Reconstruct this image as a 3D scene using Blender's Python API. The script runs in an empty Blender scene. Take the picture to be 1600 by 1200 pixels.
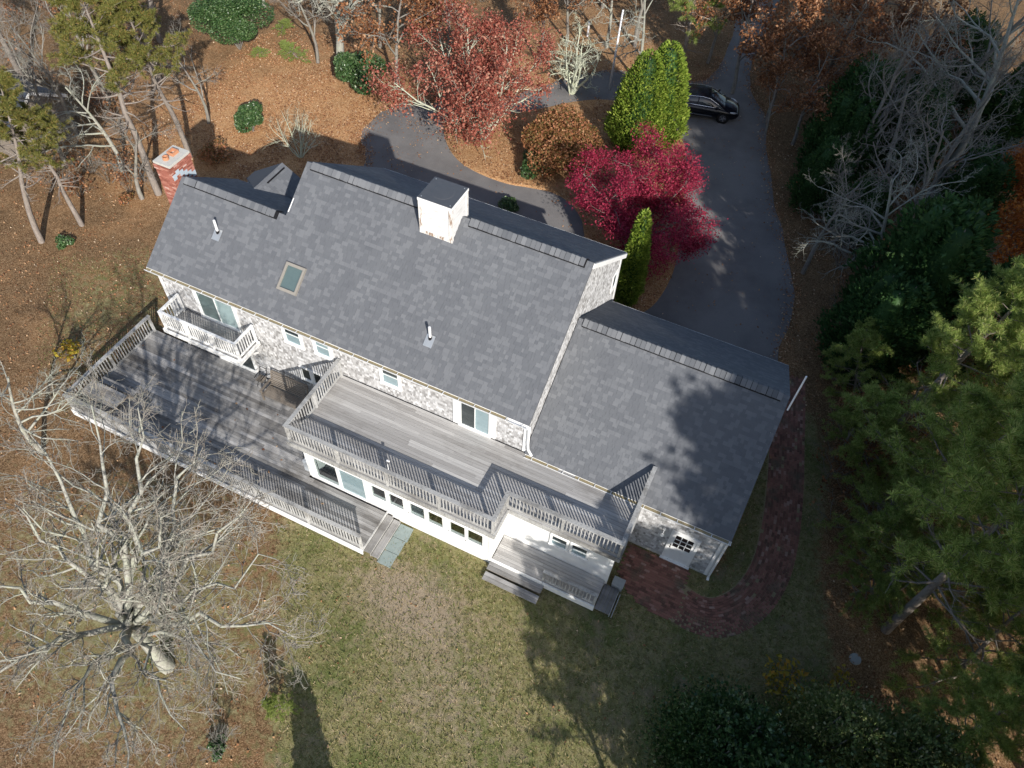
import bpy, math, random
import numpy as np
from mathutils import Vector, Matrix
RD = math.radians
rng = np.random.default_rng(7)
random.seed(7)
scene = bpy.context.scene
COL = scene.collection

# ------------------------------------------------------------------ camera
# world frame = the house: x along the ridge, y towards the drive, z up, metres
PITCH, ROLL, CAMH, HYAW, F_PX = 52.44, 4.03, 26.94, -22.28, 1197.54
def _cam():
    p, r, y = RD(PITCH), RD(ROLL), RD(HYAW)
    Fv = np.array([0, math.cos(p), -math.sin(p)]); Rv = np.array([1., 0, 0]); Uv = np.cross(Rv, Fv)
    R2 = Rv*math.cos(r)+Uv*math.sin(r); U2 = -Rv*math.sin(r)+Uv*math.cos(r)
    c, s = math.cos(y), math.sin(y)
    M = np.array([[c, -s, 0], [s, c, 0], [0, 0, 1]])
    return M.T@Fv, M.T@R2, M.T@U2, M.T@(np.array([0.27, -18.42, CAMH]))
CF, CR, CU, CO = _cam()
cam = bpy.data.cameras.new('camera'); cam_ob = bpy.data.objects.new('camera', cam); COL.objects.link(cam_ob)
cam.sensor_width = 36.0; cam.lens = 36.0*F_PX/1600.0; cam.clip_start = 0.1; cam.clip_end = 2000
mw = Matrix.Identity(4)
for i in range(3):
    mw[i][0], mw[i][1], mw[i][2], mw[i][3] = CR[i], CU[i], -CF[i], CO[i]
cam_ob.matrix_world = mw
scene.camera = cam_ob
def onz(u, v, z=0.0):
    d = CF+CR*(u-800)/F_PX+CU*(600-v)/F_PX
    return CO+(z-CO[2])/d[2]*d

# ------------------------------------------------------------------ light
SUN_TRAVEL = np.array([-1.22, 1.31, -1.0])
SUN_EL = math.atan2(1.0, math.hypot(1.22, 1.31))
world = bpy.data.worlds.new('World'); scene.world = world; world.use_nodes = True
wn = world.node_tree; wn.nodes.clear()
sky = wn.nodes.new('ShaderNodeTexSky'); sky.sky_type = 'NISHITA'; sky.sun_disc = False
sky.sun_elevation = SUN_EL; sky.sun_rotation = math.atan2(1.22, -1.31); sky.air_density = 1.0; sky.dust_density = 1.0
bg = wn.nodes.new('ShaderNodeBackground'); bg.inputs['Strength'].default_value = 0.1
wo = wn.nodes.new('ShaderNodeOutputWorld')
wn.links.new(sky.outputs[0], bg.inputs[0]); wn.links.new(bg.outputs[0], wo.inputs[0])
sl = bpy.data.lights.new('sun', 'SUN'); sl.energy = 4.0; sl.angle = RD(0.55); sl.color = (1.0, 0.95, 0.88)
so = bpy.data.objects.new('sun', sl); COL.objects.link(so); so.location = (20, -22, 40)
so.rotation_euler = Vector(SUN_TRAVEL).to_track_quat('-Z', 'Y').to_euler()
scene.view_settings.view_transform = 'Standard'; scene.view_settings.look = 'None'
scene.view_settings.exposure = 0.62; scene.view_settings.gamma = 1.0

# ------------------------------------------------------------------ material helpers
MATS = {}
def srgb(r, g, b):
    f = lambda c: (c/12.92 if c <= .04045 else ((c+.055)/1.055)**2.4)
    return (f(r/255.), f(g/255.), f(b/255.), 1.0)
class NT:
    def __init__(s, name):
        s.m = bpy.data.materials.new(name); s.m.use_nodes = True; s.t = s.m.node_tree; s.t.nodes.clear()
        s.out = s.n('ShaderNodeOutputMaterial'); MATS[name] = s.m
    def n(s, t, **kw):
        x = s.t.nodes.new(t)
        for k, v in kw.items(): setattr(x, k, v)
        return x
    def l(s, a, b): s.t.links.new(a, b)
    def ramp(s, fac, stops, interp='LINEAR'):
        r = s.n('ShaderNodeValToRGB'); r.color_ramp.interpolation = interp
        e = r.color_ramp.elements
        while len(e) < len(stops): e.new(0.5)
        for i, (p, c) in enumerate(stops):
            e[i].position = p; e[i].color = c if len(c) == 4 else (*c, 1)
        s.l(fac, r.inputs[0]); return r.outputs[0]
    def pos(s): return s.n('ShaderNodeNewGeometry').outputs['Position']
    def island(s): return s.n('ShaderNodeNewGeometry').outputs['Random Per Island']
    def objrand(s): return s.n('ShaderNodeObjectInfo').outputs['Random']
    def mapping(s, vec, scale=(1, 1, 1), rot=(0, 0, 0)):
        m = s.n('ShaderNodeMapping'); m.inputs['Scale'].default_value = scale; m.inputs['Rotation'].default_value = rot
        s.l(vec, m.inputs['Vector']); return m.outputs[0]
    def noise(s, vec, scale=5, detail=4, rough=.55, dist=0):
        n = s.n('ShaderNodeTexNoise'); n.inputs['Scale'].default_value = scale; n.inputs['Detail'].default_value = detail
        n.inputs['Roughness'].default_value = rough; n.inputs['Distortion'].default_value = dist
        if vec is not None: s.l(vec, n.inputs['Vector'])
        return n.outputs['Fac']
    def voro(s, vec, scale=5, out='Distance', feature='F1'):
        n = s.n('ShaderNodeTexVoronoi', feature=feature); n.inputs['Scale'].default_value = scale
        if vec is not None: s.l(vec, n.inputs['Vector'])
        return n.outputs[out]
    def mix(s, a, b, fac, mode='MIX'):
        m = s.n('ShaderNodeMix', data_type='RGBA', blend_type=mode)
        for sock, v in ((m.inputs[0], fac), (m.inputs[6], a), (m.inputs[7], b)):
            if isinstance(v, (int, float)): sock.default_value = v
            elif isinstance(v, tuple): sock.default_value = v if len(v) == 4 else (*v, 1)
            else: s.l(v, sock)
        return m.outputs[2]
    def math(s, op, a, b=0.0, clamp=False):
        m = s.n('ShaderNodeMath', operation=op, use_clamp=clamp)
        for sock, v in zip(m.inputs, (a, b)):
            if isinstance(v, (int, float)): sock.default_value = v
            else: s.l(v, sock)
        return m.outputs[0]
    def mr(s, v, a, b, c=0., d=1.):
        m = s.n('ShaderNodeMapRange'); m.clamp = True
        for i, x in enumerate((a, b, c, d)): m.inputs[i+1].default_value = x
        s.l(v, m.inputs[0]); return m.outputs[0]
    def bump(s, h, strength=.3, dist=.02):
        b = s.n('ShaderNodeBump'); b.inputs['Strength'].default_value = strength; b.inputs['Distance'].default_value = dist
        s.l(h, b.inputs['Height']); return b.outputs[0]
    def pbr(s, col, rough=.8, spec=.3, normal=None, metal=0., coat=0.):
        p = s.n('ShaderNodeBsdfPrincipled')
        if isinstance(col, tuple): p.inputs['Base Color'].default_value = col if len(col) == 4 else (*col, 1)
        else: s.l(col, p.inputs['Base Color'])
        if isinstance(rough, (int, float)): p.inputs['Roughness'].default_value = rough
        else: s.l(rough, p.inputs['Roughness'])
        p.inputs['Specular IOR Level'].default_value = spec; p.inputs['Metallic'].default_value = metal
        p.inputs['Coat Weight'].default_value = coat
        if normal is not None: s.l(normal, p.inputs['Normal'])
        return p.outputs[0]
    def fin(s, sh): s.l(sh, s.out.inputs[0]); return s.m
    def leafmix(s, col, trans=.35, rough=.6, spec=.25):
        p = s.pbr(col, rough, spec); t = s.n('ShaderNodeBsdfTranslucent'); s.l(col, t.inputs[0])
        m = s.n('ShaderNodeMixShader'); m.inputs[0].default_value = trans
        s.l(p, m.inputs[1]); s.l(t.outputs[0], m.inputs[2]); return s.fin(m.outputs[0])

def leaf_mat(name, stops, trans=.35, rough=.6, spec=.25):
    t = NT(name); c = t.ramp(t.island(), stops)
    n = t.noise(t.pos(), .9, 3)
    c = t.mix(c, (0.6, 0.6, 0.6), t.mr(n, .5, .75, 0, .5), 'MULTIPLY')
    return t.leafmix(c, trans, rough, spec)
def plain(name, col, rough=.6, spec=.3, metal=0., var=.12, scale=6., bumpy=0., coat=0.):
    t = NT(name); n = t.noise(t.pos(), scale, 5)
    c = t.mix(tuple(x*(1-var) for x in col[:3])+(1,), tuple(min(1, x*(1+var)) for x in col[:3])+(1,), n)
    nb = t.bump(n, bumpy, .01) if bumpy else None
    return t.fin(t.pbr(c, rough, spec, nb, metal, coat))

def make_mats():
    # roof shingles: laminated tabs, each its own grey
    t = NT('roof_shingle')
    c = t.ramp(t.island(), [(0, (.126, .133, .146)), (.1, (.134, .141, .154)), (.45, (.139, .146, .159)), (.6, (.143, .15, .163)), (.66, (.158, .165, .178)), (1, (.176, .183, .196))])
    g = t.noise(t.pos(), 140, 3, .7); c = t.mix(c, (.45, .45, .45), t.mr(g, .35, .75, 0, .3), 'MULTIPLY')
    w = t.noise(t.mapping(t.pos(), (1, .35, .35)), .9, 4); c = t.mix(c, (.84, .84, .86), t.mr(w, .4, .7, 0, .6), 'MULTIPLY')
    t.fin(t.pbr(c, .85, .25, t.bump(g, .35, .004)))
    # cedar wall shingles, bleached
    t = NT('cedar_shingle')
    c = t.ramp(t.island(), [(0, (.24, .235, .23)), (.2, (.36, .355, .355)), (.5, (.47, .47, .47)), (.8, (.56, .56, .565)), (1, (.68, .68, .685))])
    g = t.noise(t.mapping(t.pos(), (26, 26, 11)), 2.2, 5, .75); c = t.mix(c, (.2, .19, .185), t.mr(g, .53, .64, 0, .75))
    t.fin(t.pbr(c, .9, .15, t.bump(g, .5, .006)))
    t = NT('white_paint')
    n = t.noise(t.pos(), 3, 5, .6); c = t.mix((.83, .83, .82), (.7, .7, .68), t.mr(n, .5, .8))
    t.fin(t.pbr(c, .5, .35))
    t = NT('peeling_white_paint')
    n = t.noise(t.mapping(t.pos(), (6, 6, 1.4)), 1.6, 7, .7); c = t.mix((.7, .69, .67), (.3, .21, .15), t.mr(n, .5, .58))
    t.fin(t.pbr(c, .65, .25))
    t = NT('aged_white'); n = t.noise(t.mapping(t.pos(), (1, 1, 9)), 2.2, 5, .7); t.fin(t.pbr(t.mix((.62, .62, .62), (.4, .39, .375), t.mr(n, .5, .72, 0, .8)), .6, .2))
    # weathered wood: grain along X, along Y, and vertical
    for nm, sc in (('deck_wood', (.35, 26, 26)), ('deck_wood_cross', (26, .35, 26)), ('rail_wood', (12, 12, 3))):
        t = NT(nm); r = t.objrand()
        base = t.ramp(r, [(0, (.2, .195, .19)), (.3, (.285, .278, .27)), (.6, (.345, .338, .33)), (.9, (.42, .412, .405)), (1, (.5, .495, .485))])
        if nm == 'rail_wood': base = t.ramp(r, [(0, (.4, .4, .39)), (1, (.56, .56, .55))])
        g = t.noise(t.mapping(t.pos(), sc), 1.6, 6, .7)
        c = t.mix(base, (.1, .094, .09), t.mr(g, .48, .75, 0, .75))
        b = t.noise(t.mapping(t.pos(), (.5, 1.2, 1)), 1.1, 5, .65)
        c = t.mix(c, (.38, .36, .34), t.mr(b, .46, .68, 0, .8), 'MULTIPLY')
        t.fin(t.pbr(c, .85, .2, t.bump(g, .5, .008)))
    t = NT('deck_wood_pale'); r = t.objrand(); base = t.ramp(r, [(0, (.31, .3, .29)), (.5, (.39, .38, .37)), (1, (.5, .49, .475))])
    g = t.noise(t.mapping(t.pos(), (.35, 26, 26)), 1.6, 6, .7); c = t.mix(base, (.16, .15, .142), t.mr(g, .48, .75, 0, .7)); b = t.noise(t.mapping(t.pos(), (.5, 1.2, 1)), .8, 5, .65)
    c = t.mix(c, (.55, .53, .51), t.mr(b, .52, .7, 0, .7), 'MULTIPLY'); t.fin(t.pbr(c, .85, .2, t.bump(g, .5, .008)))
    t = NT('dark_wood'); g = t.noise(t.mapping(t.pos(), (3, 30, 30)), 1.5, 5)
    t.fin(t.pbr(t.mix((.15, .125, .1), (.27, .235, .2), g), .8, .2, t.bump(g, .4, .005)))
    t = NT('glass'); f = t.n('ShaderNodeLayerWeight'); f.inputs[0].default_value = .5
    gl = t.n('ShaderNodeBsdfGlossy'); gl.inputs['Roughness'].default_value = .03; gl.inputs[0].default_value = (.9, .95, 1, 1)
    tr = t.n('ShaderNodeBsdfTransparent'); tr.inputs[0].default_value = (.74, .82, .81, 1)
    m = t.n('ShaderNodeMixShader'); fa = t.math('ADD', t.math('MULTIPLY', t.math('POWER', f.outputs['Facing'], 3.0), .75), .1, True); t.l(fa, m.inputs[0]); t.l(tr.outputs[0], m.inputs[1]); t.l(gl.outputs[0], m.inputs[2]); t.fin(m.outputs[0])
    plain('dark_interior', (.035, .04, .04), .9, .1)  # near-black, painted in for unlit rooms seen through glass
    plain('pale_backing', (.62, .66, .68), .9, .1); plain('grey_backing', (.2, .23, .23), .9, .1)  # pale and grey tones for the panels behind the panes
    plain('blue_grey_backing', (.5, .55, .6), .7, .2)  # blue-grey tone for other panels behind the panes
    plain('gutter_debris', (.3, .25, .15), .95, .1, var=.4, scale=20)
    plain('matt_black', (.012, .012, .014), .8, .2)
    plain('lead_flashing', (.42, .49, .55), .5, .4, var=.2, scale=15)
    plain('galvanised', (.55, .57, .58), .35, .5, metal=.6, var=.15)
    plain('skylight_frame', (.27, .25, .22), .5, .4)
    plain('white_pvc', (.82, .82, .82), .4, .4, var=.03)
    plain('white_pole', (.82, .83, .86), .3, .5, var=.02)
    plain('chimney_cap', (.5, .49, .45), .9, .2, var=.2, scale=8)
    plain('clay_flue', (.5, .235, .13), .85, .2, var=.25, scale=12)
    plain('mortar', (.5, .45, .41), .95, .1, var=.2, scale=30)
    t = NT('red_brick'); c = t.ramp(t.island(), [(0, (.24, .085, .06)), (.5, (.36, .135, .1)), (.9, (.44, .2, .15)), (1, (.58, .42, .37))])
    t.fin(t.pbr(c, .9, .2))
    t = NT('path_brick'); c = t.ramp(t.island(), [(0, (.14, .075, .058)), (.12, (.18, .09, .07)), (.5, (.26, .125, .095)), (.9, (.32, .155, .12)), (1, (.42, .28, .23))])
    n = t.noise(t.pos(), 1.3, 5); c = t.mix(c, (.12, .115, .08), t.mr(n, .52, .7, 0, .75))
    t.fin(t.pbr(c, .9, .2))
    t = NT('slate'); n = t.noise(t.pos(), 5, 5); t.fin(t.pbr(t.mix((.2, .25, .245), (.3, .35, .335), n), .7, .3, t.bump(n, .3, .01)))
    t = NT('black_metal_cap'); n = t.noise(t.pos(), 4, 4); t.fin(t.pbr(t.mix((.06, .065, .075), (.085, .09, .1), n), .45, .4))
    t = NT('asphalt'); n = t.noise(t.pos(), 90, 3, .8); w = t.noise(t.pos(), .35, 5, .6); k = t.noise(t.mapping(t.pos(), (1, .25, 1), (0, 0, -.3)), .9, 4)
    c = t.mix((.14, .134, .131), (.26, .248, .242), t.mr(n, .3, .75)); c = t.mix(c, (.6, .6, .61), t.mr(w, .4, .68, 0, .8), 'MULTIPLY'); c = t.mix(c, (.2, .197, .195), t.mr(k, .62, .8, 0, .4))
    t.fin(t.pbr(c, .9, .2, t.bump(n, .4, .008)))
    # ground: attribute 'lawn' 0 = leaf litter and needles, 1 = dry autumn grass; 'warm' = orange needles
    t = NT('ground')
    at = t.n('ShaderNodeAttribute', attribute_name='lawn').outputs['Fac']; wa = t.n('ShaderNodeAttribute', attribute_name='warm').outputs['Fac']
    p = t.pos(); v = t.voro(p, 30, 'Color'); sv = t.n('ShaderNodeSeparateColor'); t.l(v, sv.inputs[0])
    n1 = t.noise(p, 3.2, 7, .7); n2 = t.noise(p, .55, 5, .6); n3 = t.noise(p, 28, 4, .7)
    lit_a = t.ramp(sv.outputs[0], [(0, (.085, .05, .026)), (.4, (.165, .1, .052)), (.75, (.245, .155, .083)), (1, (.34, .23, .135))])  # brown litter, darkened with soft tree shade painted into the colour
    lit_b = t.ramp(sv.outputs[0], [(0, (.3, .15, .065)), (.35, (.47, .25, .115)), (.7, (.57, .335, .165)), (1, (.64, .42, .24))])
    lit = t.mix(lit_a, lit_b, t.math('ADD', wa, t.mr(n2, .35, .65, -.2, .2), True))
    lit = t.mix(lit, (.5, .46, .42), t.mr(n1, .5, .72, 0, .55), 'MULTIPLY')
    gr = t.ramp(n1, [(.28, (.13, .14, .05)), (.45, (.255, .245, .105)), (.58, (.35, .315, .16)), (.74, (.41, .35, .22))])
    gr = t.mix(gr, (.14, .18, .055), t.mr(n2, .5, .6, 0, .75)); gr = t.mix(gr, (.36, .32, .26), t.mr(n3, .42, .66, 0, .75), 'MULTIPLY'); n5 = t.noise(p, 9, 4, .6); gr = t.mix(gr, (.45, .36, .27), t.mr(n5, .52, .66, 0, .7), 'MULTIPLY')
    wr = t.n('ShaderNodeAttribute', attribute_name='worn').outputs['Fac']; gr = t.mix(gr, t.mix((.3, .235, .17), (.4, .32, .245), n3), t.mr(t.math('ADD', wr, t.mr(n1, .3, .7, -.3, .3)), .3, .75, 0, .85))
    n4 = t.noise(p, 1.1, 6, .65); gr = t.mix(gr, (.33, .255, .17), t.mr(n4, .52, .64, 0, .65)); gr = t.mix(gr, (.15, .135, .075), t.mr(n4, .44, .34, 0, .5))
    f = t.mr(t.math('ADD', at, t.mr(n1, .3, .7, -.3, .3)), .35, .65)
    c = t.mix(lit, gr, f)
    t.fin(t.pbr(c, .95, .1, t.bump(t.math('ADD', n3, n1), .8, .05)))
    # foliage
    leaf_mat('maple_crimson', [(0, (.15, .008, .026)), (.4, (.33, .021, .06)), (.8, (.49, .045, .1)), (1, (.6, .1, .155))], .4)
    leaf_mat('leaf_red', [(0, (.2, .05, .035)), (.4, (.36, .1, .07)), (.75, (.48, .175, .12)), (1, (.55, .32, .22))], .35)
    leaf_mat('leaf_rust', [(0, (.12, .045, .02)), (.5, (.27, .115, .05)), (.85, (.4, .19, .085)), (1, (.55, .33, .19))], .3)
    leaf_mat('leaf_orange', [(0, (.3, .08, .015)), (.5, (.5, .15, .03)), (1, (.65, .28, .06))], .35)
    leaf_mat('leaf_bronze', [(0, (.1, .1, .025)), (.35, (.26, .14, .05)), (.7, (.42, .16, .08)), (1, (.5, .3, .16))], .3)
    leaf_mat('leaf_yellow', [(0, (.3, .26, .03)), (.6, (.48, .36, .05)), (1, (.6, .3, .05))], .35)
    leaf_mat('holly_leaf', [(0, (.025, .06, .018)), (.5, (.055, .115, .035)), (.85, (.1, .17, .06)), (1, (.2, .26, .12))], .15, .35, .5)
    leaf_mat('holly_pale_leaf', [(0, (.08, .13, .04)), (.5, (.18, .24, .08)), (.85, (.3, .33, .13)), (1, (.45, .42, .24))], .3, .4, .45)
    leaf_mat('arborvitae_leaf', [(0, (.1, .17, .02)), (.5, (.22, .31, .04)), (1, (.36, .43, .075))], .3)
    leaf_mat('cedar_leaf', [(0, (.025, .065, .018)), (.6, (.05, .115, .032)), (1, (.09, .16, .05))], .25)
    leaf_mat('pine_needle', [(0, (.16, .23, .05)), (.5, (.33, .43, .11)), (.85, (.48, .55, .18)), (1, (.55, .5, .2))], .5)
    leaf_mat('pitch_pine_needle', [(0, (.11, .125, .03)), (.5, (.19, .2, .05)), (.85, (.27, .25, .075)), (1, (.4, .24, .08))], .3)
    leaf_mat('grass_blade', [(0, (.09, .13, .03)), (.3, (.18, .2, .065)), (.65, (.32, .26, .13)), (1, (.47, .37, .24))], .3)
    leaf_mat('fallen_leaf', [(0, (.15, .06, .03)), (.4, (.3, .14, .065)), (.7, (.44, .235, .115)), (.92, (.56, .37, .22)), (1, (.68, .55, .4))], .15)
    for nm, a, b, c_ in (('lichen_bark', (.18, .17, .15), (.42, .415, .365), (.36, .375, .3)), ('grey_bark', (.13, .115, .1), (.29, .265, .24), (.25, .25, .21)), ('twig_bark', (.19, .165, .14), (.35, .315, .275), (.31, .305, .25)), ('pine_bark', (.14, .115, .1), (.31, .27, .24), (.25, .22, .19)), ('pale_lichen_bark', (.3, .31, .25), (.6, .62, .5), (.52, .56, .4))):
        t = NT(nm); p = t.pos(); n = t.noise(t.mapping(p, (9, 9, 3)), 1.5, 6, .7); q = t.noise(p, 2.2, 5, .7)
        c = t.mix(a, b, t.mr(n, .3, .65)); c = t.mix(c, c_, t.mr(q, .45, .6, 0, .8)); t.fin(t.pbr(c, .95, .1, t.bump(n, .6, .02)))
    # car
    plain('car_paint', (.004, .005, .009), .2, .25, var=.05, coat=.25)
    plain('car_glass', (.008, .01, .014), .05, .6, var=.02)
    plain('chrome', (.8, .8, .82), .15, .5, metal=1., var=.02)
    plain('tyre', (.012, .012, .012), .8, .2)
    plain('rim', (.12, .12, .13), .35, .5, metal=.8)
    plain('headlight', (.55, .57, .6), .15, .6)
    plain('teal_glass', (.28, .5, .47), .3, .5)
    plain('stone', (.36, .37, .36), .9, .2, var=.2)
    plain('shed_roof', (.05, .06, .085), .7, .3, var=.25)
    plain('grey_paint', (.4, .43, .46), .6, .3)
    plain('brass', (.05, .045, .04), .4, .5)
make_mats()

# ------------------------------------------------------------------ geometry helpers
class MB:
    def __init__(s): s.v = []; s.f = []
    def box(s, x0, x1, y0, y1, z0, z1):
        b = len(s.v)
        s.v += [(x0, y0, z0), (x1, y0, z0), (x1, y1, z0), (x0, y1, z0), (x0, y0, z1), (x1, y0, z1), (x1, y1, z1), (x0, y1, z1)]
        s.f += [tuple(b+i for i in q) for q in ((0, 3, 2, 1), (4, 5, 6, 7), (0, 1, 5, 4), (1, 2, 6, 5), (2, 3, 7, 6), (3, 0, 4, 7))]
        return s
    def bar(s, a, b, w, h, up=(0, 0, 1)):
        a, b = Vector(a), Vector(b); d = (b-a).normalized(); u = Vector(up)
        sd = d.cross(u)
        if sd.length < 1e-4: sd = d.cross(Vector((1, 0, 0)))
        sd.normalize(); u = sd.cross(d).normalized(); k = len(s.v)
        for p in (a, b):
            for i, j in ((-1, -1), (1, -1), (1, 1), (-1, 1)): s.v.append(tuple(p+sd*(i*w/2)+u*(j*h/2)))
        s.f += [tuple(k+i for i in q) for q in ((0, 1, 2, 3), (7, 6, 5, 4), (0, 4, 5, 1), (1, 5, 6, 2), (2, 6, 7, 3), (3, 7, 4, 0))]
        return s
    def prism(s, poly, d):                      # polygon (list of 3d points) extruded by vector d
        k = len(s.v); n = len(poly); d = Vector(d)
        s.v += [tuple(p) for p in poly]+[tuple(Vector(p)+d) for p in poly]
        s.f += [tuple(k+i for i in range(n)), tuple(k+n+i for i in reversed(range(n)))]
        for i in range(n):
            j = (i+1) % n; s.f.append((k+i, k+n+i, k+n+j, k+j))
        return s
    def tube(s, pts, radii, n=6, cap=True):
        pts = [Vector(p) for p in pts]; k = len(s.v); m = len(pts)
        for i, p in enumerate(pts):
            d = (pts[min(i+1, m-1)]-pts[max(i-1, 0)]).normalized()
            a = d.cross(Vector((0, 0, 1)) if abs(d.z) < .9 else Vector((1, 0, 0))).normalized(); b = d.cross(a)
            for q in range(n):
                t = 2*math.pi*q/n; s.v.append(tuple(p+(a*math.cos(t)+b*math.sin(t))*radii[i]))
        for i in range(m-1):
            for q in range(n):
                s.f.append((k+i*n+q, k+i*n+(q+1) % n, k+(i+1)*n+(q+1) % n, k+(i+1)*n+q))
        if cap: s.f += [tuple(k+q for q in reversed(range(n))), tuple(k+(m-1)*n+q for q in range(n))]
        return s
    def quad(s, *p): k = len(s.v); s.v += [tuple(x) for x in p]; s.f.append(tuple(range(k, k+len(p)))); return s
    def mesh(s, name, smooth=False):
        me = bpy.data.meshes.new(name); me.from_pydata(s.v, [], s.f); me.update()
        if smooth: me.polygons.foreach_set('use_smooth', [True]*len(me.polygons))
        return me
def np_mesh(name, V, Fq, k=None, smooth=False):
    """fast mesh: V (n,3), faces (m,k)"""
    me = bpy.data.meshes.new(name); V = np.ascontiguousarray(V, np.float32); Fq = np.ascontiguousarray(Fq, np.int32)
    m, k = Fq.shape
    me.vertices.add(len(V)); me.vertices.foreach_set('co', V.ravel())
    me.loops.add(m*k); me.loops.foreach_set('vertex_index', Fq.ravel())
    me.polygons.add(m); me.polygons.foreach_set('loop_start', np.arange(0, m*k, k, dtype=np.int32))
    try: me.polygons.foreach_set('loop_total', np.full(m, k, np.int32))
    except Exception: pass
    me.polygons.foreach_set('use_smooth', np.full(m, bool(smooth)))
    me.update(calc_edges=True); me.validate(); return me
WM = {}
def link(name, data, mat=None, parent=None, loc=None, rot=None, scale=None):
    o = bpy.data.objects.new(name, data); COL.objects.link(o)
    if mat and data is not None and not data.materials: data.materials.append(MATS[mat])
    T = Matrix.LocRotScale(Vector(loc or (0, 0, 0)), None if rot is None else Matrix.Rotation(rot, 3, 'Z').to_quaternion(), Vector(scale or (1, 1, 1)))
    if parent is not None:
        o.parent = parent; o.matrix_parent_inverse = WM[parent.name].inverted()
    o.matrix_basis = T; WM[o.name] = T
    return o
def tag(o, label, cat, group=None, kind=None):
    o['label'] = label
    if cat: o['category'] = cat
    if group: o['group'] = group
    if kind: o['kind'] = kind
    return o
def thing(name, loc, label, cat, group=None):
    o = link(name, None, loc=loc); o.empty_display_size = .3
    return tag(o, label, cat, group)
def struct(o): o['kind'] = 'structure'; return o
def stuff(o): o['kind'] = 'stuff'; return o
def smooth_path(pts, n=8, closed=True):
    P = np.array(pts, float); m = len(P); out = []
    for i in range(m if closed else m-1):
        p0, p1, p2, p3 = (P[(i+j-1) % m] if closed else P[min(max(i+j-1, 0), m-1)] for j in range(4))
        for t in np.linspace(0, 1, n, endpoint=False):
            out.append(.5*((2*p1)+(-p0+p2)*t+(2*p0-5*p1+4*p2-p3)*t*t+(-p0+3*p1-3*p2+p3)*t**3))
    if not closed: out.append(P[-1])
    return np.array(out)
def inside(poly, X, Y):
    poly = np.asarray(poly); r = np.zeros(X.shape, bool); n = len(poly); j = n-1
    for i in range(n):
        xi, yi = poly[i][:2]; xj, yj = poly[j][:2]
        c = ((yi > Y) != (yj > Y)) & (X < (xj-xi)*(Y-yi)/((yj-yi) if abs(yj-yi) > 1e-9 else 1e-9)+xi)
        r ^= c; j = i
    return r
def sheet(name, poly, z, mat, thick=.03):
    import bmesh
    bm = bmesh.new(); vs = [bm.verts.new((p[0], p[1], z)) for p in poly]
    f = bm.faces.new(vs); bm.normal_update()
    if f.normal.z < 0: f.normal_flip()
    bmesh.ops.triangulate(bm, faces=bm.faces[:])
    me = bpy.data.meshes.new(name); bm.to_mesh(me); bm.free()
    return link(name, me, mat)
# ------------------------------------------------------------------ ground, drive, path
DRIVE = smooth_path([(-13, 7.5), (-14, 9.5), (-14.6, 12), (-15.2, 13.4), (-16.2, 14.5), (-16.5, 16.1), (-16.2, 17.8), (-15.6, 19.1), (-13.7, 19.8), (-12.1, 20.9), (-10.3, 22.8), (-8.8, 25.2), (-7.6, 27), (-6.6, 28.1), (-5.0, 29), (-2.5, 29.6), (-.8, 30), (-.1, 31), (.2, 33), (0, 36), (-1, 42), (-3, 50), (-2, 56), (1, 55), (1.2, 49), (1.7, 42), (1.9, 36), (2.2, 33), (2.9, 30.6), (4.6, 28), (5.4, 24.5), (6.5, 21.5), (7.6, 18.5), (9.0, 15.2), (9.6, 12.5), (9.8, 9.3), (9.7, 6.3), (6, 6.2), (2.6, 6.4), (2.3, 7.2), (-2, 7.4), (-8, 7.4)], 5)
_jr = np.random.default_rng(8)
DRIVE = smooth_path(DRIVE[::2]+_jr.normal(0, .06, DRIVE[::2].shape), 3)
ISLAND = smooth_path([(-12.6, 18), (-11.6, 16.4), (-10.3, 15.3), (-8.8, 14.8), (-7, 14.7), (-5.6, 15.0), (-4.2, 15.2), (-2.8, 14.6), (-1.4, 13), (-.4, 10.8), (.9, 9.2), (2.5, 8.6), (3.4, 9.6), (3.6, 12), (3.2, 14.6), (2.5, 17.4), (1.7, 20.3), (.8, 23), (-.6, 24.6), (-3, 25.4), (-5, 25.2), (-6.8, 23.9), (-8.3, 22.2), (-10.8, 19.8), (-12.2, 19.1)], 5)
PATIO = [(6.75, -2.75), (6.7, -3.9), (7.0, -4.35), (7.9, -4.8), (9.0, -4.95), (9.35, -4.6), (9.2, -3.4), (9.15, -2.75)]
PATHC = smooth_path([(9.0, -4.05), (9.8, -4.2), (10.6, -4.0), (11.3, -3.3), (11.75, -2.3), (11.95, -1), (11.85, .8), (11.55, 2.8), (11.15, 4.8), (10.75, 6.8), (10.4, 8.4)], 10, False)
LAWN = [(-6.3, -7.6), (-4.4, -9.7), (-2.7, -11.5), (-1.7, -13.4), (-.6, -15.2), (1, -20), (10, -22), (17, -12), (15, -4), (13.6, -.5), (13.2, 4), (12, 7), (10.4, 6), (10.2, -2.6), (6.6, -2.6), (6.4, -5), (-2, -6), (-2.4, -7.5)]
WEST = [(-24, -1), (-16.4, 4.5), (-14, 3), (-14.2, -2.6), (-16.2, -3), (-16.3, -8), (-20, -6)]
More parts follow.
